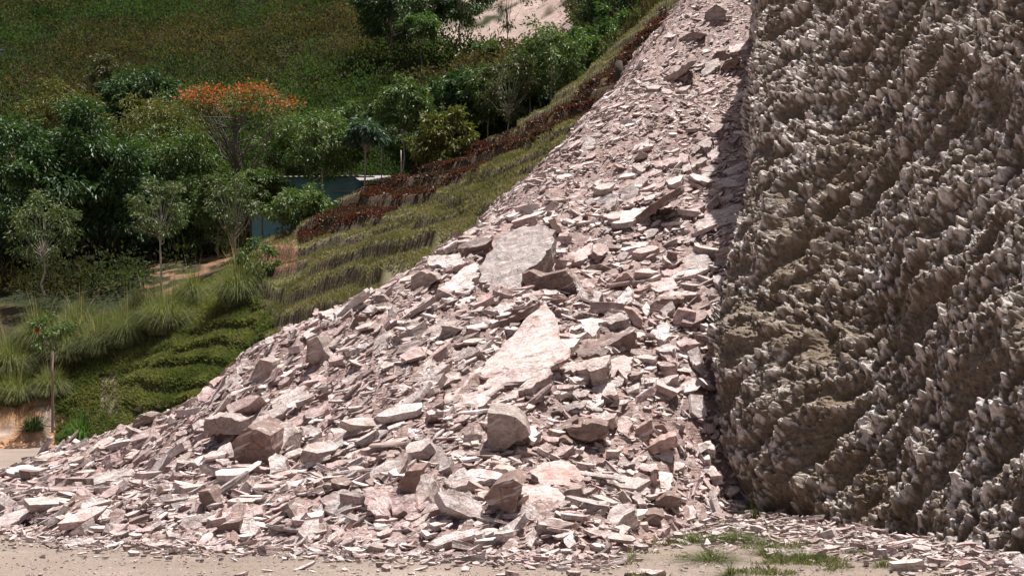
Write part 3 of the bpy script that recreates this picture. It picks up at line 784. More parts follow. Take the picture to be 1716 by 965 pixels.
# loose rubble (countless smaller stones)
protos = []
for k in range(36):
    m_ = rng.integers(5, 8); an = np.linspace(0, 2*math.pi, m_, endpoint=False)+rng.normal(0, .25, m_)
    asp = rng.uniform(1.2, 2.4) if k < 14 else rng.uniform(2.2, 4.6); q = np.stack([np.cos(an)*asp**.5, np.sin(an)/asp**.5], 1)*.5*rng.uniform(.85, 1.15, (m_, 1))
    V, Fq, Ft, g = stone(q, np.array([1., 0, 0]), np.array([0, 1., 0]), np.array([0, 0, 1.]), np.array([rng.normal(0, .05), rng.normal(0, .05), -rng.uniform(.12, .5)]), 1, 500+k, 1.3, seg=0, layers=2)
    protos.append((V-[0, 0, V[:, 2].mean()], Fq, Ft, g))
def rubble(name, P, S, Nn, tones, spin_sd, label, tilt=.3, along=(1, .1, .55)):
    VV, QQ, TT, GG, CC = [], [], [], [], []; off = 0
    n = len(P); pid = rng.integers(0, len(protos), n)
    nn = Nn+rng.normal(0, tilt, (n, 3)); nn /= np.linalg.norm(nn, axis=1)[:, None]
    al = np.array(along)+rng.normal(0, spin_sd, (n, 3)); al -= nn*(al*nn).sum(1)[:, None]; al /= np.linalg.norm(al, axis=1)[:, None]
    bt = np.cross(nn, al)
    for k, (V, Fq, Ft, g) in enumerate(protos):
        ix = np.where(pid == k)[0]
        if not len(ix): continue
        fl = rng.uniform(.6, 1.3, (len(ix), 1, 1))
        w_ = S[ix, None, None]*(V[None, :, :1]*al[ix, None]+V[None, :, 1:2]*bt[ix, None]+V[None, :, 2:]*fl*nn[ix, None])+P[ix, None]
        VV.append(w_.reshape(-1, 3)); GG.append((g[None]*S[ix, None, None]+rng.uniform(0, 40, (len(ix), 1, 3))).reshape(-1, 3))
        CC.append(np.repeat(tones[ix], len(V), 0)); o_ = off+np.arange(len(ix))[:, None, None]*len(V)
        QQ.append((Fq[None]+o_).reshape(-1, 4)); TT.append((Ft[None]+o_).reshape(-1, 3)); off += len(ix)*len(V)
    me = mesh(name, np.vstack(VV), [np.vstack(QQ), np.vstack(TT)], ROCK, cols=np.vstack(CC), loc=np.vstack(GG))
    o = link(name, me); tag(o, label, 'rubble', kind='stuff'); return o
def tones(n, mix=(.26, .30, .10, .14, .20)):
    T_ = np.array([TONE[k] for k in 'wprgb']); i = rng.choice(5, n, p=np.array(mix)/sum(mix)); return np.clip(T_[i]*rng.normal(1, .1, (n, 1)), .05, .78)
# sample the slope: uniform over a fan of the slope, denser close by
n = 200000
y0 = rng.uniform(20, 66, n); p0 = rng.uniform(-200, 1330, n); x0 = (p0-CX)/FPX*y0
keep = rng.uniform(0, 66, n) < y0; x0, y0, p0 = x0[keep], y0[keep], p0[keep]
z0 = talus_z(x0, y0); hz = hill_z(x0, y0)
py0_ = HY-(z0-CAMZ)/y0*FPX
front = y0 < np.interp(p0, [c[0] for c in crest], [c[2] for c in crest])+1.2
edge_n = n2(x0, y0, 1.5, 3, 21)*.25
ok = (z0 > -.06+edge_n*.3)*(z0 > hz-.25)*front*((p0 < cliff_px(py0_)+60)|(z0 < 1))
x0, y0, z0, p0, py0_ = x0[ok], y0[ok], z0[ok], p0[ok], py0_[ok]
def inpoly(px, py, pp):
    r_ = np.zeros(len(px), bool); j = len(pp)-1
    for i in range(len(pp)):
        c_ = ((pp[i, 1] > py) != (pp[j, 1] > py)) & (px < (pp[j, 0]-pp[i, 0])*(py-pp[i, 1])/(pp[j, 1]-pp[i, 1]+1e-9)+pp[i, 0]); r_ ^= c_; j = i
    return r_
cov = np.zeros(len(x0), bool)
for pp in POLYS: cc_ = pp.mean(0); cov |= inpoly(p0, py0_+5, cc_+(pp-cc_)*1.04)
kp = ~(cov & (rng.uniform(size=len(x0)) < .91)); x0, y0, z0, p0, py0_ = x0[kp], y0[kp], z0[kp], p0[kp], py0_[kp]
S0 = np.exp(rng.normal(math.log(.078), .74, len(x0))); S0 = np.clip(S0, .03, .6)*np.interp(y0, [25, 40, 58], [1.05, .85, .5])
ycr = np.interp(p0, [c[0] for c in crest], [c[2] for c in crest]); S0 = np.where(y0 > ycr-1.5, np.minimum(S0, .2), S0)
S0 *= np.where(z0 < .12, .75, 1)
e_ = .4; gxn = (talus_f(x0+e_, y0)-talus_f(x0-e_, y0))/(2*e_); gyn = (talus_f(x0, y0+e_)-talus_f(x0, y0-e_))/(2*e_)
N0 = np.stack([-gxn, -gyn, np.ones_like(gxn)], 1); N0 /= np.linalg.norm(N0, axis=1)[:, None]
print('rubble', len(x0))
P0 = np.stack([x0, y0, np.maximum(z0, 0)], 1)+N0*(S0*rng.uniform(-.15, .28, len(x0)))[:, None]
rubble('rubble', P0, S0, N0, tones(len(x0)), .27, 'countless angular chips and plates of pinkish white schist covering the slope', .30)
# fragments strewn on the gravel before the foot, and along the cliff foot
n = 4600; px = rng.uniform(-60, 1716, n); py = np.interp(px, [f[0] for f in foot]+[1450, 1600, 1716], [f[1] for f in foot]+[890, 915, 940])+rng.exponential(8, n)-4
cl = px > 1180; py = np.where(cl, np.interp(px, [1180, 1270, 1450, 1600, 1716], [880, 866, 893, 922, 945])+np.abs(rng.normal(0, 22, n)), py)
Y = CAMZ*FPX/(np.maximum(py, 700)-HY); S1 = np.clip(np.exp(rng.normal(math.log(.07), .5, n)), .025, .3)*np.where(cl, 1.15, 1)
P1 = np.stack([(px-CX)/FPX*Y, Y, S1*.05], 1)
P1[:, 2] += np.where(cl, .12*np.exp(-np.abs(py-np.interp(px, [1180, 1270, 1450, 1600, 1716], [880, 866, 893, 922, 945]))/12), 0)
rubble('stone_chips', P1, S1, np.tile([0, 0, 1.], (n, 1)), tones(n, (.2, .3, .12, .25, .2)), 1, 'small pinkish stone chips strewn on the gravel along the foot of rockfall and cliff', .25, (1, 0, 0))
n = 7000; Y = rng.uniform(17.5, 29, n); px = rng.uniform(-80, 1750, n); S1 = np.clip(np.exp(rng.normal(math.log(.022), .4, n)), .01, .06)
xx = (px-CX)/FPX*Y; okk = xx < cliff_front_x(Y)-.1 if 0 else np.ones(n, bool)
rubble('gravel', np.stack([xx, Y, S1*.05-.01], 1), S1, np.tile([0, 0, 1.], (n, 1)), tones(n, (.15, .25, .1, .3, .3))*.9, 1, 'fine pale gravel scattered over the sandy ground', .25, (1, 0, 0))

# ---------------------------------------------------------------- foliage
def leaves(P, D, Lg, Wd, cols, fold=.25):
    """diamond leaves: base P, direction D, length, width; two folded triangles"""
    n = len(P); D = D/np.linalg.norm(D, axis=1)[:, None]; r = rng.normal(size=(n, 3)); s = np.cross(D, r); s /= np.linalg.norm(s, axis=1)[:, None]; u = np.cross(s, D)
    Lg = np.broadcast_to(Lg, n)[:, None]; Wd = np.broadcast_to(Wd, n)[:, None]
    a = P; c = P+D*Lg-np.array([0, 0, 1])*Lg*.12; mid = P+D*Lg*.5
    b = mid+s*Wd*.5+u*Wd*fold; d = mid-s*Wd*.5+u*Wd*fold
    V = np.stack([a, b, c, d], 1).reshape(-1, 3); i = np.arange(n)*4
    F = np.concatenate([np.stack([i, i+1, i+2], 1), np.stack([i, i+2, i+3], 1)])
    return V, F, np.repeat(cols, 4, 0)
def tube(pts, rad, M=6):
    pts = np.array(pts, float); n = len(pts); V = []
    for k in range(n):
        t = pts[min(k+1, n-1)]-pts[max(k-1, 0)]; t /= np.linalg.norm(t)+1e-9
        a = np.cross(t, [.3, .9, .1]); a /= np.linalg.norm(a); b = np.cross(t, a)
        an = np.linspace(0, 2*math.pi, M, endpoint=False); V.append(pts[k]+rad[k]*(np.cos(an)[:, None]*a+np.sin(an)[:, None]*b))
    V = np.vstack(V); i = np.arange(M); j = (i+1) % M
    F = np.concatenate([np.stack([k*M+i, k*M+j, (k+1)*M+j, (k+1)*M+i], 1) for k in range(n-1)])
    return V, F
def join(parts):
    V, F, o = [], [], 0
    for v, f in parts: V.append(v); F.append(f+o); o += len(v)
    return np.vstack(V), np.vstack(F)
PAL = {'sage': ((.075, .105, .04), (.14, .17, .07)), 'dark': ((.036, .072, .028), (.075, .125, .042)), 'mid': ((.065, .11, .03), (.14, .19, .06)), 'bright': ((.07, .13, .03), (.12, .19, .05)),
       'yellow': ((.10, .11, .025), (.17, .16, .045)), 'olive': ((.06, .068, .026), (.105, .10, .045)), 'blue': ((.04, .075, .045), (.08, .13, .08))}
def palette(n, key, clump=None):
    a, b = PAL[key]; t = rng.uniform(0, 1, n)*.5+(clump if clump is not None else rng.uniform(0, 1, n))*.5
    return np.clip(np.array(a)+(np.array(b)-np.array(a))*t[:, None]+rng.normal(0, .006, (n, 1)), .004, 1)
def tree(px, top, bot, Y, wpx, pal, label, cr=(.45, 1.), nl=5000, ll=.26, lw=.09, bark=None, trunk=.07, shape='round', lean=0, group=None, clusters=None, droop=.5, name='broadleaf_tree', limbs=None, base=None, open_=.45):
    """px: trunk pixel; top: crown top pixel; bot: crown bottom pixel; Y: real distance; the base sits on the hill there"""
    x = (px-CX)/FPX*Y; zb = float(hill_z(np.array([x]), np.array([Y]))[0])-.15
    if base is not None: zb = CAMZ+(HY-base)/FPX*Y
    zt = CAMZ+(HY-top)/FPX*Y; zc = CAMZ+(HY-bot)/FPX*Y; zc = max(zc, zb+.2); rw = wpx/2/FPX*Y
    Hh = zt-zb; ch = (zt-zc)/2; cc = np.array([lean*Hh, 0, (zt+zc)/2-zb]); rad = np.array([rw, rw*.9, max(ch, .3)])
    root = bpy.data.objects.new(name, None); C.collection.objects.link(root); root.location = (x, Y, zb)
    tag(root, label, 'tree', group)
    K = clusters or int(np.clip(nl/55, 14, 120)); v = rng.normal(size=(K, 3)); v /= np.linalg.norm(v, axis=1)[:, None]
    rr = rng.uniform(open_, 1, K)**.6; lob = 1+.5*fbm(v*1.9+px, 2)
    ctr = cc+v*rad*(rr*lob)[:, None]
    if shape == 'umbrella': ctr[:, 2] = cc[2]+ch*(.75-.9*np.minimum(((ctr[:, 0]-cc[0])**2+ctr[:, 1]**2)/rw**2, 1.1))+np.clip(rng.normal(0, .3*ch, K), -.35*ch, .3*ch)
    # wood
    tp = [np.zeros(3)]; m_ = 7; ztr = cc[2]+ch*.35
    for k in range(1, m_+1): tp.append(np.array([lean*Hh*k/m_+rng.normal(0, .03*rw), rng.normal(0, .03*rw), ztr*k/m_]))
    parts = [tube(tp, [trunk*(1-.75*k/m_) for k in range(m_+1)], 7)]
    sel = rng.permutation(K)[:(limbs or min(K, 26))]
    for i in sel:
        zz0 = min(ztr*.98, max(.3*ztr, (cc[2]-ch)*.8+.2*ctr[i, 2]))*rng.uniform(.85, 1.02); zz0 = zz0 if shape != 'umbrella' or nl < 3000 else ztr*rng.uniform(.42, .95); f = min(zz0/ztr, 1)*m_; k = int(min(f, m_-1)); a = tp[k]+(tp[k+1]-tp[k])*(f-k)
        b = ctr[i]; mid = a*.45+b*.55+np.array([0, 0, -.12*rw])+rng.normal(0, .05*rw, 3)
        parts.append(tube([a, mid, b], [trunk*(.42 if trunk < .15 else .27), trunk*(.26 if trunk < .15 else .18), trunk*.08], 5))
    Vt, Ft = join(parts); link('trunk', mesh('trunk', Vt, Ft, bark or BARK, smooth=True), root)
    # crown
    per = rng.multinomial(nl, rng.dirichlet(np.ones(K)*4)); ci = np.repeat(np.arange(K), per); n = len(ci)
    cs = rw*(.25 if K > 30 else .34)*(rng.uniform(.6, 1.25, K))
    off = rng.normal(size=(n, 3)); off /= np.linalg.norm(off, axis=1)[:, None]; off *= (rng.uniform(0, 1, n)**.45)[:, None]*np.array([1, 1, .7])
    Pp = ctr[ci]+off*cs[ci][:, None]; Dd = off*.8+(ctr[ci]-cc)/rad*.35+rng.normal(0, .35, (n, 3)); Dd[:, 2] -= droop
    cl_ = rng.uniform(0, 1, K)[ci]
    V, F_, cv = leaves(Pp, Dd, ll*rng.uniform(.7, 1.25, n), lw*rng.uniform(.8, 1.2, n), palette(n, pal, cl_))
    link('crown', mesh('crown', V, F_, LEAF, cols=cv), root)
    return root, ctr, cc, rad
GL = 'dense trees of the gully'; GS = 'slender young trees'
tree(30, 195, 470, 73, 250, 'dark', 'massive dark leafy tree at the far left behind the grass clumps', nl=24000, trunk=.2, group=GL, ll=.34, lw=.13)
tree(-110, 190, 470, 72, 190, 'dark', 'dark tree cut off by the left picture edge', nl=9000, trunk=.2, group=GL, ll=.34, lw=.13)
tree(165, 200, 480, 74, 200, 'dark', 'dark leafy tree right of the far left tree, behind the small round-crowned tree', nl=20000, trunk=.2, group=GL, ll=.34, lw=.13)
tree(110, 150, 260, 84, 120, 'yellow', 'yellowish green tree top behind the two dark left trees', nl=8000, trunk=.15, group=GL)
tree(172, 92, 210, 92, 70, 'olive', 'tall narrow yellow-green tree rising highest behind the left trees', nl=4500, trunk=.12, group=GL)
tree(235, 122, 235, 88, 130, 'dark', 'round dark tree standing behind, left of the flame tree', nl=11000, trunk=.18, group=GL, ll=.32, lw=.12)
tree(262, 165, 280, 82, 150, 'yellow', 'feathery yellow-green tree directly left of the flame tree', nl=9000, trunk=.15, group=GL, ll=.2, lw=.07)
tree(300, 215, 330, 78, 130, 'mid', 'mid green tree under the left side of the flame tree', nl=9000, trunk=.15, group=GL)
tree(250, 300, 450, 73.5, 150, 'dark', 'low dark tree behind the open-crowned tree with the pale trunk', nl=12000, trunk=.14, group=GL, ll=.32, lw=.12)
tree(335, 300, 430, 74, 110, 'mid', 'low green tree between the pale-trunked tree and the flame tree', nl=8000, trunk=.12, group=GL)
tree(75, 325, 440, 65, 108, 'sage', 'small round-crowned tree with thin straight trunk at the left above the grass clumps', nl=3600, trunk=.055, bark=BARK_PALE, group=GS, ll=.18, lw=.07, open_=.5, base=495)
tree(270, 302, 400, 62.5, 96, 'sage', 'small open-crowned tree with pale trunk rising from the grass clumps', nl=2600, trunk=.06, bark=BARK_PALE, group=GS, ll=.18, lw=.07, open_=.45, base=505)
tree(394, 275, 410, 67, 90, 'sage', 'thin pale-trunked tree standing below the flame tree', nl=2500, trunk=.06, bark=BARK_PALE, group=GS, ll=.18, lw=.07, base=445)
tree(430, 395, 470, 58.5, 56, 'mid', 'sapling with thin dark stem beside the rightmost grass clump', nl=900, trunk=.03, group=GS, ll=.18, lw=.07, base=520)
tree(365, 285, 390, 72, 60, 'mid', 'leafy shrub-like tree left of the flame tree trunk', nl=3500, trunk=.06, group=GS, ll=.22)
tree(540, 190, 290, 70, 125, 'mid', 'green tree in front of the blue-walled house', nl=6500, trunk=.08, bark=BARK_PALE, group=GS, ll=.22, base=375)
tree(612, 203, 250, 69, 62, 'blue', 'small umbrella-shaped tree beside the grey shed roof', nl=1500, trunk=.06, bark=BARK_PALE, group=GS, shape='umbrella', droop=.9, ll=.4, lw=.12, base=335)
tree(676, 128, 215, 71, 90, 'mid', 'tree with compact green crown on a bare thin trunk left of the yellow-leaved tree', nl=5000, trunk=.05, bark=BARK_PALE, group=GS, ll=.24, base=305)
tree(742, 185, 290, 68.5, 95, 'yellow', 'leafy tree with some yellow leaves at the edge of the red plants', nl=6500, trunk=.06, bark=BARK_PALE, group=GS, ll=.28, lw=.1, base=318)
tree(785, 128, 265, 74, 125, 'dark', 'dark full tree between the yellow-leaved tree and the open grey-green tree', nl=13000, trunk=.12, group=GL, ll=.28, lw=.1)
tree(852, 82, 195, 70, 88, 'olive', 'open grey-green tree with long thin bare trunk above the terraces', nl=2600, trunk=.045, bark=BARK_PALE, group=GS, ll=.2, lw=.07, base=262)
tree(925, 32, 150, 71, 100, 'mid', 'tall slim-trunked tree closest to the top of the red plant strip', nl=4600, trunk=.055, bark=BARK_PALE, group=GS, ll=.24, lw=.08, base=200)
tree(895, 100, 225, 76, 110, 'dark', 'dark tree behind the tall slim-trunked tree', nl=9000, trunk=.12, group=GL, ll=.26, lw=.1)
tree(985, 62, 185, 77, 110, 'mid', 'green bushy tree right of the tall slim-trunked tree', nl=8000, trunk=.1, group=GL)
tree(1042, 22, 105, 80, 90, 'bright', 'bright green tree at the upper end of the terraces', nl=7500, trunk=.1, group=GL, ll=.22)
tree(1040, -60, 55, 90, 150, 'dark', 'very dark tree at the top edge above the bright green tree', nl=12000, trunk=.15, group=GL)
tree(1105, -50, 25, 86, 90, 'bright', 'bright green tree top touching the upper rim of the rockfall', nl=5000, trunk=.1, group=GL)
tree(770, -35, 35, 112, 92, 'dark', 'dark tree standing on the pale gravel bench', nl=4500, trunk=.09, group=GS, ll=.32, lw=.14, base=78)
tree(655, -60, 62, 112, 140, 'dark', 'dark spreading tree at the top edge left of the pale bench', nl=9000, trunk=.15, group=GL, ll=.32, lw=.13)
tree(706, 20, 62, 109, 62, 'bright', 'light green small tree at the left end of the pale bench', nl=2500, trunk=.06, group=GS, ll=.3)
tree(850, -60, 60, 106, 60, 'olive', 'nearly leafless thin tree in front of the pale bench', nl=500, trunk=.05, group=GS, ll=.25, base=100)
tree(818, 68, 90, 104, 36, 'bright', 'tiny round tree under the pale bench', nl=1200, trunk=.04, group=GS, ll=.28)
tree(495, 190, 290, 79, 110, 'mid', 'green tree right of the flame tree trunk', nl=6000, trunk=.09, group=GL)
tree(700, 185, 285, 76, 110, 'dark', 'dark low tree behind the thin fence poles', nl=8000, trunk=.1, group=GL)
tree(440, 285, 345, 70, 80, 'mid', 'low leafy tree hiding the left part of the blue house', nl=6500, trunk=.07, group=GL, ll=.24)
tree(500, 318, 412, 65.5, 112, 'mid', 'low bush-like tree at the left end of the red plants', nl=4200, trunk=.05, group=GS, ll=.22)
tree(585, 168, 250, 78, 60, 'mid', 'slender loose green tree behind the umbrella-shaped tree', nl=2600, trunk=.05, bark=BARK_PALE, group=GS, ll=.22)
tree(640, 158, 235, 75, 56, 'sage', 'thin pale green tree left of the compact green crown on the bare trunk', nl=2200, trunk=.045, bark=BARK_PALE, group=GS, ll=.2)
tree(818, 105, 200, 72.5, 62, 'mid', 'loose mid green tree left of the open grey-green tree', nl=2800, trunk=.05, bark=BARK_PALE, group=GS, ll=.24, base=275)
tree(888, 58, 165, 73.5, 64, 'mid', 'loose sunlit tree left of the tall slim-trunked tree', nl=3000, trunk=.05, bark=BARK_PALE, group=GS, ll=.24, base=240)
tree(968, 40, 130, 74.5, 66, 'bright', 'tall light green tree right of the tall slim-trunked tree', nl=3200, trunk=.05, bark=BARK_PALE, group=GS, ll=.22, base=185)
# red flamboyant
ft, ctr, cc, rad = tree(424, 150, 235, 75, 245, 'yellow', 'flame tree with bright orange-red flowers on a flat spreading crown', nl=5200, bark=BARK_DARK, lean=-.12, trunk=.16, shape='umbrella', droop=.1, ll=.16, lw=.06, base=425, clusters=46, limbs=46, name='flame_tree', open_=.2)
top = ctr[np.argsort(-ctr[:, 2]+rng.normal(0, .25, len(ctr)))[:34]]; ix = rng.choice(len(top), 900, p=rng.dirichlet(np.ones(len(top))*2))
Pf = top[ix]+rng.normal(0, 1, (900, 3))*np.array([.36, .36, .12])+[0, 0, .12]; Df = rng.normal(size=(900, 3))+[0, 0, .8]
cf = np.clip(np.array([.50, .105, .05])*rng.uniform(.65, 1.25, (900, 1)), 0, 1)
Vf, Ff, cvf = leaves(Pf, Df, .17, .14, cf); link('flowers', mesh('flowers', Vf, Ff, PETAL, cols=cvf), ft)
# sapling with red bloom
sp, ctr, cc, rad = tree(84, 522, 590, 57.2, 60, 'mid', 'bushy sapling with one red bloom in front of the left grass clumps', nl=1300, trunk=.025, group=GS, ll=.16, lw=.06, base=625)
n = 60; Pf = np.array([-.35, -.5, cc[2]+.05])+rng.normal(0, .035, (n, 3)); Vf, Ff, cvf = leaves(Pf, rng.normal(size=(n, 3)), .08, .07, np.tile([.5, .05, .03], (n, 1))); link('flower', mesh('flower', Vf, Ff, PETAL, cols=cvf), sp)

# brush over the hillside
def inframe(px, py, mg=60): return (px > -mg)*(px < 1250)*(py > -mg-20)*(py < 700)
n = 14000; Y = 62.5+118*rng.uniform(0, 1, n)**.85; px = rng.uniform(-120, 1230, n); x = (px-CX)/FPX*Y; z = hill_z(x, Y); py = HY-(z-CAMZ)/Y*FPX
bm = benchm(px, py, Y) & (rng.uniform(size=n) > .10); rm = red_mask(px, py) & (Y < 74)
ok = ((Y < 84) | (rng.uniform(size=n) < .45))*inframe(px, py)*(~bm)*(~rm)*~((px > 235)*(px < 470)*(py > 380)*(Y < 74)*(rng.uniform(size=n) > .07)); 
ok = ok & ~((px < 340) & (Y < 66.5)) & ~((px > 560) & (px < 960) & (Y < 75)) & ~((slope_mask(x, Y) > .5))
x, Y, z, px, py = x[ok], Y[ok], z[ok], px[ok], py[ok]; nb = len(x); per = 46
kz = n2(x, Y, 9, 2, 77) > .1; hgt = rng.uniform(.5, 1.5, nb)*np.where(kz, 1.5, .9)*np.where(Y > 95, 1.35, 1); wdt = rng.uniform(.5, 1.2, nb)*np.where(kz, 1.4, 1)*np.where(Y > 95, 1.3, 1)
i = np.repeat(np.arange(nb), per); n = len(i); off = rng.normal(size=(n, 3)); off /= np.linalg.norm(off, axis=1)[:, None]; off[:, 2] = np.abs(off[:, 2]); off *= (rng.uniform(.2, 1, n)**.5)[:, None]
Pb = np.stack([x[i], Y[i], z[i]], 1)+off*np.stack([wdt[i], wdt[i], hgt[i]], 1)
patch = n2(x, Y, 14, 3, 31); kind = patch+rng.normal(0, .22, nb)
base_c = np.where((kind > .18)[:, None], np.array([.046, .060, .028]), np.where((kind < -.22)[:, None], np.array([.075, .058, .034]), np.array([.055, .052, .030])))
cb = np.clip(base_c[i]*1.1*rng.uniform(.82, 1.18, (n, 1))*rng.uniform(.7, 1.3, (nb, 1))[i], .005, 1)
Db = off*.7+rng.normal(0, .25, (n, 3)); Db[:, 2] += np.where(kind > -.15, .0, .9)[i]
V, F_, cv = leaves(Pb, Db, np.where(kind > -.15, .26, .45)[i]*rng.uniform(.7, 1.3, n)*np.where(Y > 95, 1.2, 1)[i], np.where(kind > -.15, .13, .06)[i]*np.where(Y > 95, 1.25, 1)[i], cb)
n = 2300; Ym = 74+100*rng.uniform(0, 1, n)**.8; pxm = rng.uniform(-120, 1230, n); xm = (pxm-CX)/FPX*Ym; zm = hill_z(xm, Ym); pym = HY-(zm-CAMZ)/Ym*FPX
okm = inframe(pxm, pym)*~benchm(pxm, pym, Ym)*(Ym > 82); xm, Ym, zm = xm[okm], Ym[okm], zm[okm]; n = len(xm); per = 250; rm_ = rng.uniform(.8, 3.0, n); i = np.repeat(np.arange(n), per); q = len(i)
off = rng.normal(size=(q, 3)); off /= np.linalg.norm(off, axis=1)[:, None]; off[:, 2] = np.abs(off[:, 2])*rng.uniform(.6, 1.7, n)[i]; lob = 1+.35*perlin(off*2.2+i[:, None]*3.7)
Pm = np.stack([xm, Ym, zm-.1], 1)[i]+off*(rm_[i]*lob*rng.uniform(.6, 1, q)**.5)[:, None]
pk = (n2(xm, Ym, 16, 3, 33)+rng.normal(0, .2, n))[:, None]; bc = np.where(pk > -.02, np.array([.042, .066, .025]), np.where(pk < -.2, np.array([.08, .062, .036]), np.array([.055, .053, .03])))
Vm, Fm, cm = leaves(Pm, off+rng.normal(0, .5, (q, 3)), .27*rng.uniform(.7, 1.3, q), .16, np.clip(bc[i]*rng.uniform(.82, 1.18, (q, 1))*rng.uniform(.6, 1.5, (n, 1))[i]*1.15, .004, 1))
V, F_, cv = np.vstack([V, Vm]), np.vstack([F_, Fm+len(V)]), np.vstack([cv, cm])
o = link('hillside_brush', mesh('hillside_brush', V, F_, GRASS, cols=cv)); tag(o, 'dark olive brush and dry tall grass covering the far hillside', 'brush', kind='stuff'); print('brush', nb)

# ground covers on the near hillside
def cover(name, n, test, hgt, wid, c1, c2, label, up=1.2, mat=None, yr=(37, 74), pr=(150, 1230)):
    Y = rng.uniform(*yr, n); Y = np.where((rng.uniform(size=n) < .45) & (name == 'terrace_grass'), rng.uniform(37, 56, n), Y); px = rng.uniform(*pr, n); x = (px-CX)/FPX*Y; z = hill_z(x, Y); py = HY-(z-CAMZ)/Y*FPX
    stp = np.abs(hill_z(x, Y+.12)-z)/.12
    ok = test(px, py, x, Y, z)*(z > talus_z(x, Y)-.05)*((stp < 1.5) | (rng.uniform(size=n) < .12)); x, Y, z = x[ok], Y[ok], z[ok]; n = len(x)
    D_ = rng.normal(0, .55, (n, 3)); D_[:, 2] = up*rng.uniform(.5, 1.2, n)
    pt_ = (sstep(-.35, .35, n2(x, Y, 1.7, 3, 40))*.6+rng.uniform(0, 1, n)*.4)[:, None]
    cl_ = (np.array(c1)*(1-pt_)+np.array(c2)*pt_)*rng.uniform(.7, 1.3, (n, 1))
    V, F_, cv = leaves(np.stack([x, Y, z-.02], 1)+np.stack([np.zeros(n), np.zeros(n), rng.uniform(0, hgt*.35, n)], 1), D_, hgt*rng.uniform(.5, 1.2, n), wid, cl_)
    o = link(name, mesh(name, V, F_, mat or GRASS, cols=cv)); tag(o, label, name.replace('_', ' '), kind='stuff'); print(name, n)
cover('terrace_grass', 330000, lambda px, py, x, Y, z: (slope_mask(x, Y) > .4)*~(red_mask(px, py) & (Y < 74))*(rng.uniform(size=len(px)) < .85), .16, .035, (.125, .118, .062), (.255, .212, .14), 'short yellowish green grass on the cut terraces beside the rockfall', pr=(420, 1200))
cover('red_plants', 280000, lambda px, py, x, Y, z: red_mask(px, py)*(n2(x, Y, 1.5, 3, 71)+rng.normal(0, .15, len(px)) > -.4), .18, .09, (.125, .034, .03), (.075, .045, .028), 'band of low dark red foliage plants along the top of the terraces', up=.7, mat=LEAF, pr=(480, 1180), yr=(46, 74))
cover('bank_greenery', 220000, lambda px, py, x, Y, z: (px > 95)*(px < 480)*(Y > 52)*(Y < 64)*(z > .05)*~((px > 165)*(px < 202)*(py > 630)*(py < 700)*(rng.uniform(size=len(px)) > .12))*(slope_mask(x, Y) < .5), .21, .06, (.085, .11, .038), (.20, .19, .085), 'low green ground cover and lawn on the stepped bank left of the rockfall', up=.8, pr=(90, 480), yr=(52, 64))

# fountain grass clumps and other tufts
def blades(n, h, rad, spread, c1, c2, w_=.022, droop=.85, tip=None, plume=0):
    a = rng.uniform(0, 2*math.pi, n); r0 = rad*rng.uniform(0, 1, n)**.7; hh = h*rng.uniform(.3, 1.1, n); out = spread*rng.uniform(.1, 1.15, n)
    d = np.stack([np.cos(a), np.sin(a), 0*a], 1); b = d*r0[:, None]+np.stack([0*a, 0*a, -.15*(r0/rad)], 1); s = np.stack([-np.sin(a), np.cos(a), 0*a], 1); ts = [0, .35, .7, 1.]
    rows = []
    for t_ in ts:
        p = b+d*(out*(t_**1.6))[:, None]+np.stack([0*a, 0*a, hh*(t_-droop*t_**2.6*(out/spread))], 1); ww = w_*(1-t_*.92)*.5
        rows += [p+s*ww, p-s*ww]
    V = np.stack(rows, 1).reshape(-1, 3); i = np.arange(n)*8
    F = np.concatenate([np.stack([i+2*k, i+2*k+1, i+2*k+3, i+2*k+2], 1) for k in range(3)])
    t_ = rng.uniform(0, 1, (n, 1)); c = np.array(c1)*(1-t_)+np.array(c2)*t_; return V, F, np.repeat(c, 8, 0)
def clump(px, py, Y, h, sp, label, n=1500, c1=(.09, .115, .045), c2=(.26, .25, .14), group='fountain grass clumps on the bank', name='grass_clump', w_=.022, plumes=26, cat='grass clump', ground=False):
    x = (px-CX)/FPX*Y; z = 0. if ground else float(hill_z(np.array([x]), np.array([Y]))[0])-.06
    root = bpy.data.objects.new(name, None); C.collection.objects.link(root); root.location = (x, Y, z); tag(root, label, cat, group)
    V, F_, cv = blades(n, h, sp*.5, sp, c1, c2, w_); link('blades', mesh('blades', V, F_, GRASS, cols=cv), root)
    if plumes:
        V, F_, cv = blades(plumes, h*1.25, sp*.3, sp*.75, (.34, .26, .18), (.42, .33, .24), w_*1.7, droop=.25); link('seed_heads', mesh('seed_heads', V, F_, GRASS, cols=cv), root)
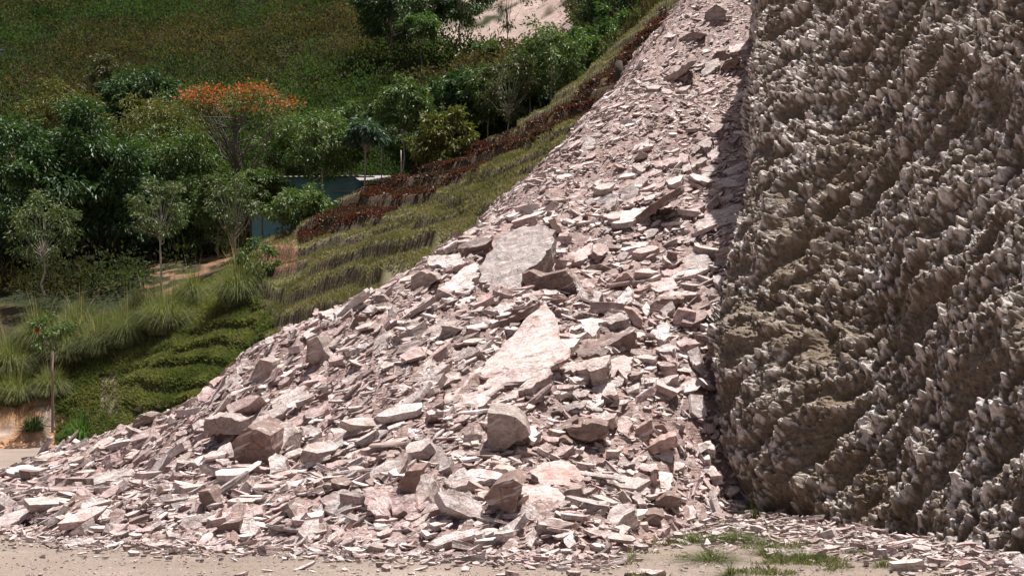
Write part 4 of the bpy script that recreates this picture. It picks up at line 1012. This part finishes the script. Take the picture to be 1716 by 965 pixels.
for px, py, Y, h, sp, lb in [
  (18, 590, 60.8, 1.9, 1.25, 'tall tawny grass clump at the left picture edge'), (30, 640, 59.6, 1.5, 1.3, 'drooping grass clump hanging over the orange earth bank'),
  (70, 570, 62.0, 2.0, 1.2, 'grass clump at the base of the small round-crowned tree'), (112, 600, 61.0, 1.8, 1.1, 'grass clump behind the sapling with the red bloom'),
  (135, 560, 62.2, 2.0, 1.2, 'grass clump with many pale seed heads, left of the middle'), (165, 590, 60.8, 1.8, 1.15, 'wide grass clump between the seed-head clump and the round clumps'),
  (215, 575, 60.6, 1.9, 1.2, 'left one of the two big round grass clumps before the pale-trunked tree'), (282, 575, 60.0, 2.1, 1.45, 'biggest round grass clump, under the pale-trunked tree'),
  (245, 530, 62.5, 1.6, 1.1, 'small grass clump just left of the pale trunk'), (322, 540, 61.8, 1.5, 1.0, 'pale small grass clump between the biggest clump and the dark one by the terraces'),
  (400, 535, 58.5, 2.0, 1.25, 'rightmost round grass clump, next to the terrace wall'), (88, 640, 59.2, 1.3, .9, 'low grass clump behind the wooden stake')]:
    clump(px, py+4, Y, h*1.3, sp*1.15, lb, n=2600)
clump(137, 700, 56.5, 1.5, .9, 'long-leaved bright green tuft at the foot of the bank right of the stake', n=500, c1=(.06, .12, .03), c2=(.12, .2, .06), w_=.05, plumes=0, group='green tufts at the foot of the bank', name='grass_tuft', cat='grass tuft')
clump(58, 745, 57.5, .95, .7, 'small dark green tuft on the gravel below the orange bank', n=450, c1=(.045, .09, .03), c2=(.1, .15, .06), w_=.04, plumes=0, group='green tufts at the foot of the bank', name='grass_tuft', cat='grass tuft')
for k, (px, py, h, sp, nn_, lb) in enumerate([(1235, 905, .20, .42, 320, 'widest weed patch below the cliff corner, left of the flat slab'), (1208, 885, .16, .25, 160, 'small weed tuft at the lower end of the rockfall by the cliff corner'),
   (1160, 905, .14, .28, 150, 'thin weed tuft nearest the right end of the rockfall foot'), (1190, 935, .16, .42, 240, 'low weed patch below the thin tuft, towards the bottom edge'), (1350, 933, .15, .34, 170, 'weed patch right of the flat slab on the ground'),
   (1265, 868, .28, .25, 150, 'weed growing against the cliff corner'), (1290, 925, .18, .28, 150, 'weed tuft in front of the flat slab on the ground'), (1225, 958, .13, .2, 90, 'tiny weed tuft at the bottom edge'), (1480, 945, .16, .2, 60, 'sparse dry weed before the cliff foot'), (1060, 935, .12, .2, 70, 'small yellowish weed left of the lone slab')]):
    Y = CAMZ*FPX/(py-HY); clump(px, py, Y, h*1.8, sp*1.7, lb, n=nn_*3, c1=(.055, .08, .03), c2=(.16, .16, .08), w_=.011, plumes=0, group='weeds on the gravel before the cliff', name='weed', cat='weed', ground=True)

n = 26000; px = rng.uniform(1050, 1560, n); py = rng.uniform(862, 965, n); Y = CAMZ*FPX/(py-HY); x = (px-CX)/FPX*Y
ok = (n2(x, Y, 1.1, 4, 91) > .12+.5*np.abs((px-1210)/330)**1.5-.1*(py > 880)) & (py > np.interp(px, [1050, 1180, 1270, 1450, 1600], [915, 890, 875, 905, 935])); x, Y = x[ok], Y[ok]; n = len(x)
D_ = rng.normal(0, .6, (n, 3)); D_[:, 2] = rng.uniform(.4, 1.2, n); t_ = rng.uniform(0, 1, (n, 1))
V, F_, cv = leaves(np.stack([x, Y, np.zeros(n)-.005], 1), D_, rng.uniform(.03, .11, n), .014, np.array([.07, .095, .035])*(1-t_)+np.array([.22, .20, .11])*t_)
o = link('weedy_grass', mesh('weedy_grass', V, F_, GRASS, cols=cv)); tag(o, 'thin patchy grass growing through the gravel below the cliff corner', 'grass', kind='stuff')

# ---------------------------------------------------------------- built things
def box(sx, sy, sz, c=(0, 0, 0)):
    x, y, z = sx/2, sy/2, sz/2; V = np.array([(-x,-y,-z),(x,-y,-z),(x,y,-z),(-x,y,-z),(-x,-y,z),(x,-y,z),(x,y,z),(-x,y,z)])+c
    return V, np.array([(0,3,2,1),(4,5,6,7),(0,1,5,4),(1,2,6,5),(2,3,7,6),(3,0,4,7)])
def empty(name, loc, label, cat, group=None, rz=0):
    o = bpy.data.objects.new(name, None); C.collection.objects.link(o); o.location = loc; o.rotation_euler.z = rz; return tag(o, label, cat, group)
BLUE = mat_simple('blue_paint', (.13, .30, .37), (.19, .40, .47), 3, .6, .2, .01)
ROOFM = mat_simple('grey_sheet_roof', (.22, .20, .185), (.34, .31, .29), 2, .7, .3, .01)
DARKW = mat_simple('dark_timber', (.03, .024, .018), (.06, .045, .035), 6, .9, .3, .01)
def corrugated(wd, dp, rise, n=60):
    xs = np.linspace(-wd/2, wd/2, n); V = []
    for yv, zv in ((-dp/2, 0), (dp/2, rise)):
        for t_ in (.0, -.05): V += [(x, yv, zv+t_+.02*math.sin(i*2.1)) for i, x in enumerate(xs)]
    V = np.array(V); r = [0, 1, 3, 2, 0]; F = []
    for a, b in zip(r[:-1], r[1:]):
        for i in range(n-1): F.append((a*n+i, b*n+i, b*n+i+1, a*n+i+1))
    return V, np.array(F)
Yh = 73.5; x, _, zt_ = W(520, 305, Yh)
hs = empty('house', (x, Yh, 9.2), 'low blue-walled house half hidden by trees behind the red plants', 'house', rz=R(-6))
V, F_ = box(5.3, 3, zt_-9.2); V[:, 2] += (zt_-9.2)/2; link('wall', mesh('wall', V, F_, BLUE), hs)
V, F_ = box(.06, .05, .9, (.0, -1.53, (zt_-9.2)*.55))
fr = link('window', mesh('window', *box(.9, .05, .7, (.6, -1.53, (zt_-9.2)*.6)), DARKW), hs)
V, F_ = corrugated(5.8, 3.8, .5); rf = link('roof', mesh('roof', V, F_, ROOFM), hs); rf.location = (0.1, 0, zt_-9.2+.02)
a = W(583, 325, 72.3); a2 = empty('lean_to', (a[0], a[1], a[2]-1.3), 'pale corrugated lean-to roof at the right end of the blue house', 'shed', rz=R(-8))
V, F_ = corrugated(1.6, 1.6, .35); link('roof', mesh('roof', V, F_, mat_simple('pale_sheet', (.34, .31, .29), (.46, .43, .4), 3, .6, .2, .01)), a2).location = (0, 0, 1.35)
V, F_ = box(1.4, 1.2, 1.3, (0, .1, .65)); link('wall', mesh('wall', V, F_, BLUE), a2)
a = W(617, 306, 76); s2 = empty('shed', (a[0], a[1], a[2]-1.4), 'open dark shed with grey sheet roof behind the red plants', 'shed', rz=R(-10))
V, F_ = corrugated(2.4, 1.9, .55); link('roof', mesh('roof', V, F_, ROOFM), s2).location = (0, 0, 1.35)
link('wall', mesh('wall', *box(2.1, .08, 1.5, (0, .8, .65)), DARKW), s2)
for sx in (-1, 1): link('post', mesh('post', *box(.1, .1, 1.5, (sx*1.0, -.75, .6)), DARKW), s2)
# stake and poles
def pole(px, py0, py1, Y, r, mat, label, name='wooden_pole', lean=0, group=None):
    a = np.array(W(px, py0, Y)); b = np.array(W(px+lean, py1, Y)); h = b-a
    V, F_ = tube([h*0, h*.33+[.01, 0, 0], h*.66, h], [r, r*.97, r*.9, r*.85], 8); n_ = len(V)
    F2 = np.array([[n_-8, n_-7, n_-6, n_-5], [n_-8, n_-5, n_-4, n_-1], [n_-4, n_-3, n_-2, n_-1]])
    o = link(name, mesh(name, V, np.vstack([F_, F2]), mat, smooth=True), loc=tuple(a)); tag(o, label, 'pole', group)
pole(88, 725, 588, 56.8, .055, WOOD, 'tall weathered wooden stake in front of the bank beside the orange earth', 'wooden_stake')
PG = 'thin poles at the edge of the red plants'
pole(672, 312, 252, 67.6, .03, BARK_PALE, 'straight whitish pole left of the dead thin stems', lean=0, group=PG)
pole(697, 300, 262, 68.4, .022, BARK_PALE, 'thin brownish pole between the two whitish poles', lean=1, group=PG)
pole(719, 298, 250, 68.6, .022, BARK_PALE, 'slightly leaning whitish pole left of the yellow-leaved tree', lean=-5, group=PG)
pole(720, 348, 312, 63, .016, BARK_PALE, 'short dead stick standing on the terrace below the red plants', 'dead_stick', lean=6)
pole(616, 398, 362, 60.5, .014, BARK_PALE, 'tiny dead stick on the grassy terrace under the red plants', 'dead_stick', lean=2)
pole(404, 475, 425, 58, .022, BARK_PALE, 'pale stick leaning to the right above the rightmost grass clump', 'dead_stick', lean=40)
a = prof(8, 108, True, 75)
V, F_ = box(.7, .5, .25); V[4:, :2] *= .6; V += rng.normal(0, .04, V.shape)
TARP = mat_simple('blue_tarp', (.05, .10, .30), (.09, .17, .42), 5, .5, .4, .02)
if a: o = link('tarp', mesh('tarp', V, F_, TARP), loc=(a[0], a[1]-1.3, a[2]+.9)); tag(o, 'tiny blue bundle on the brushy hillside at the far left', 'tarp')
st = prof(1037, 135)
if st:
    V, F_ = tube([(0, 0, -.2), (.02, 0, .3), (.0, .02, .75)], [.22, .17, .13], 8); n_ = len(V)
    F2 = np.array([[n_-8, n_-7, n_-6, n_-5], [n_-8, n_-5, n_-4, n_-1], [n_-4, n_-3, n_-2, n_-1]])
    o = link('tree_stump', mesh('tree_stump', V, np.vstack([F_, F2]), DARKW, smooth=True), loc=(st[0], st[1]-.1, st[2])); tag(o, 'dark stump on the upper rim of the rockfall', 'stump')
print('rocks', len(ROCKS), 'labels', len(set(r_['o']['label'] for r_ in ROCKS)))
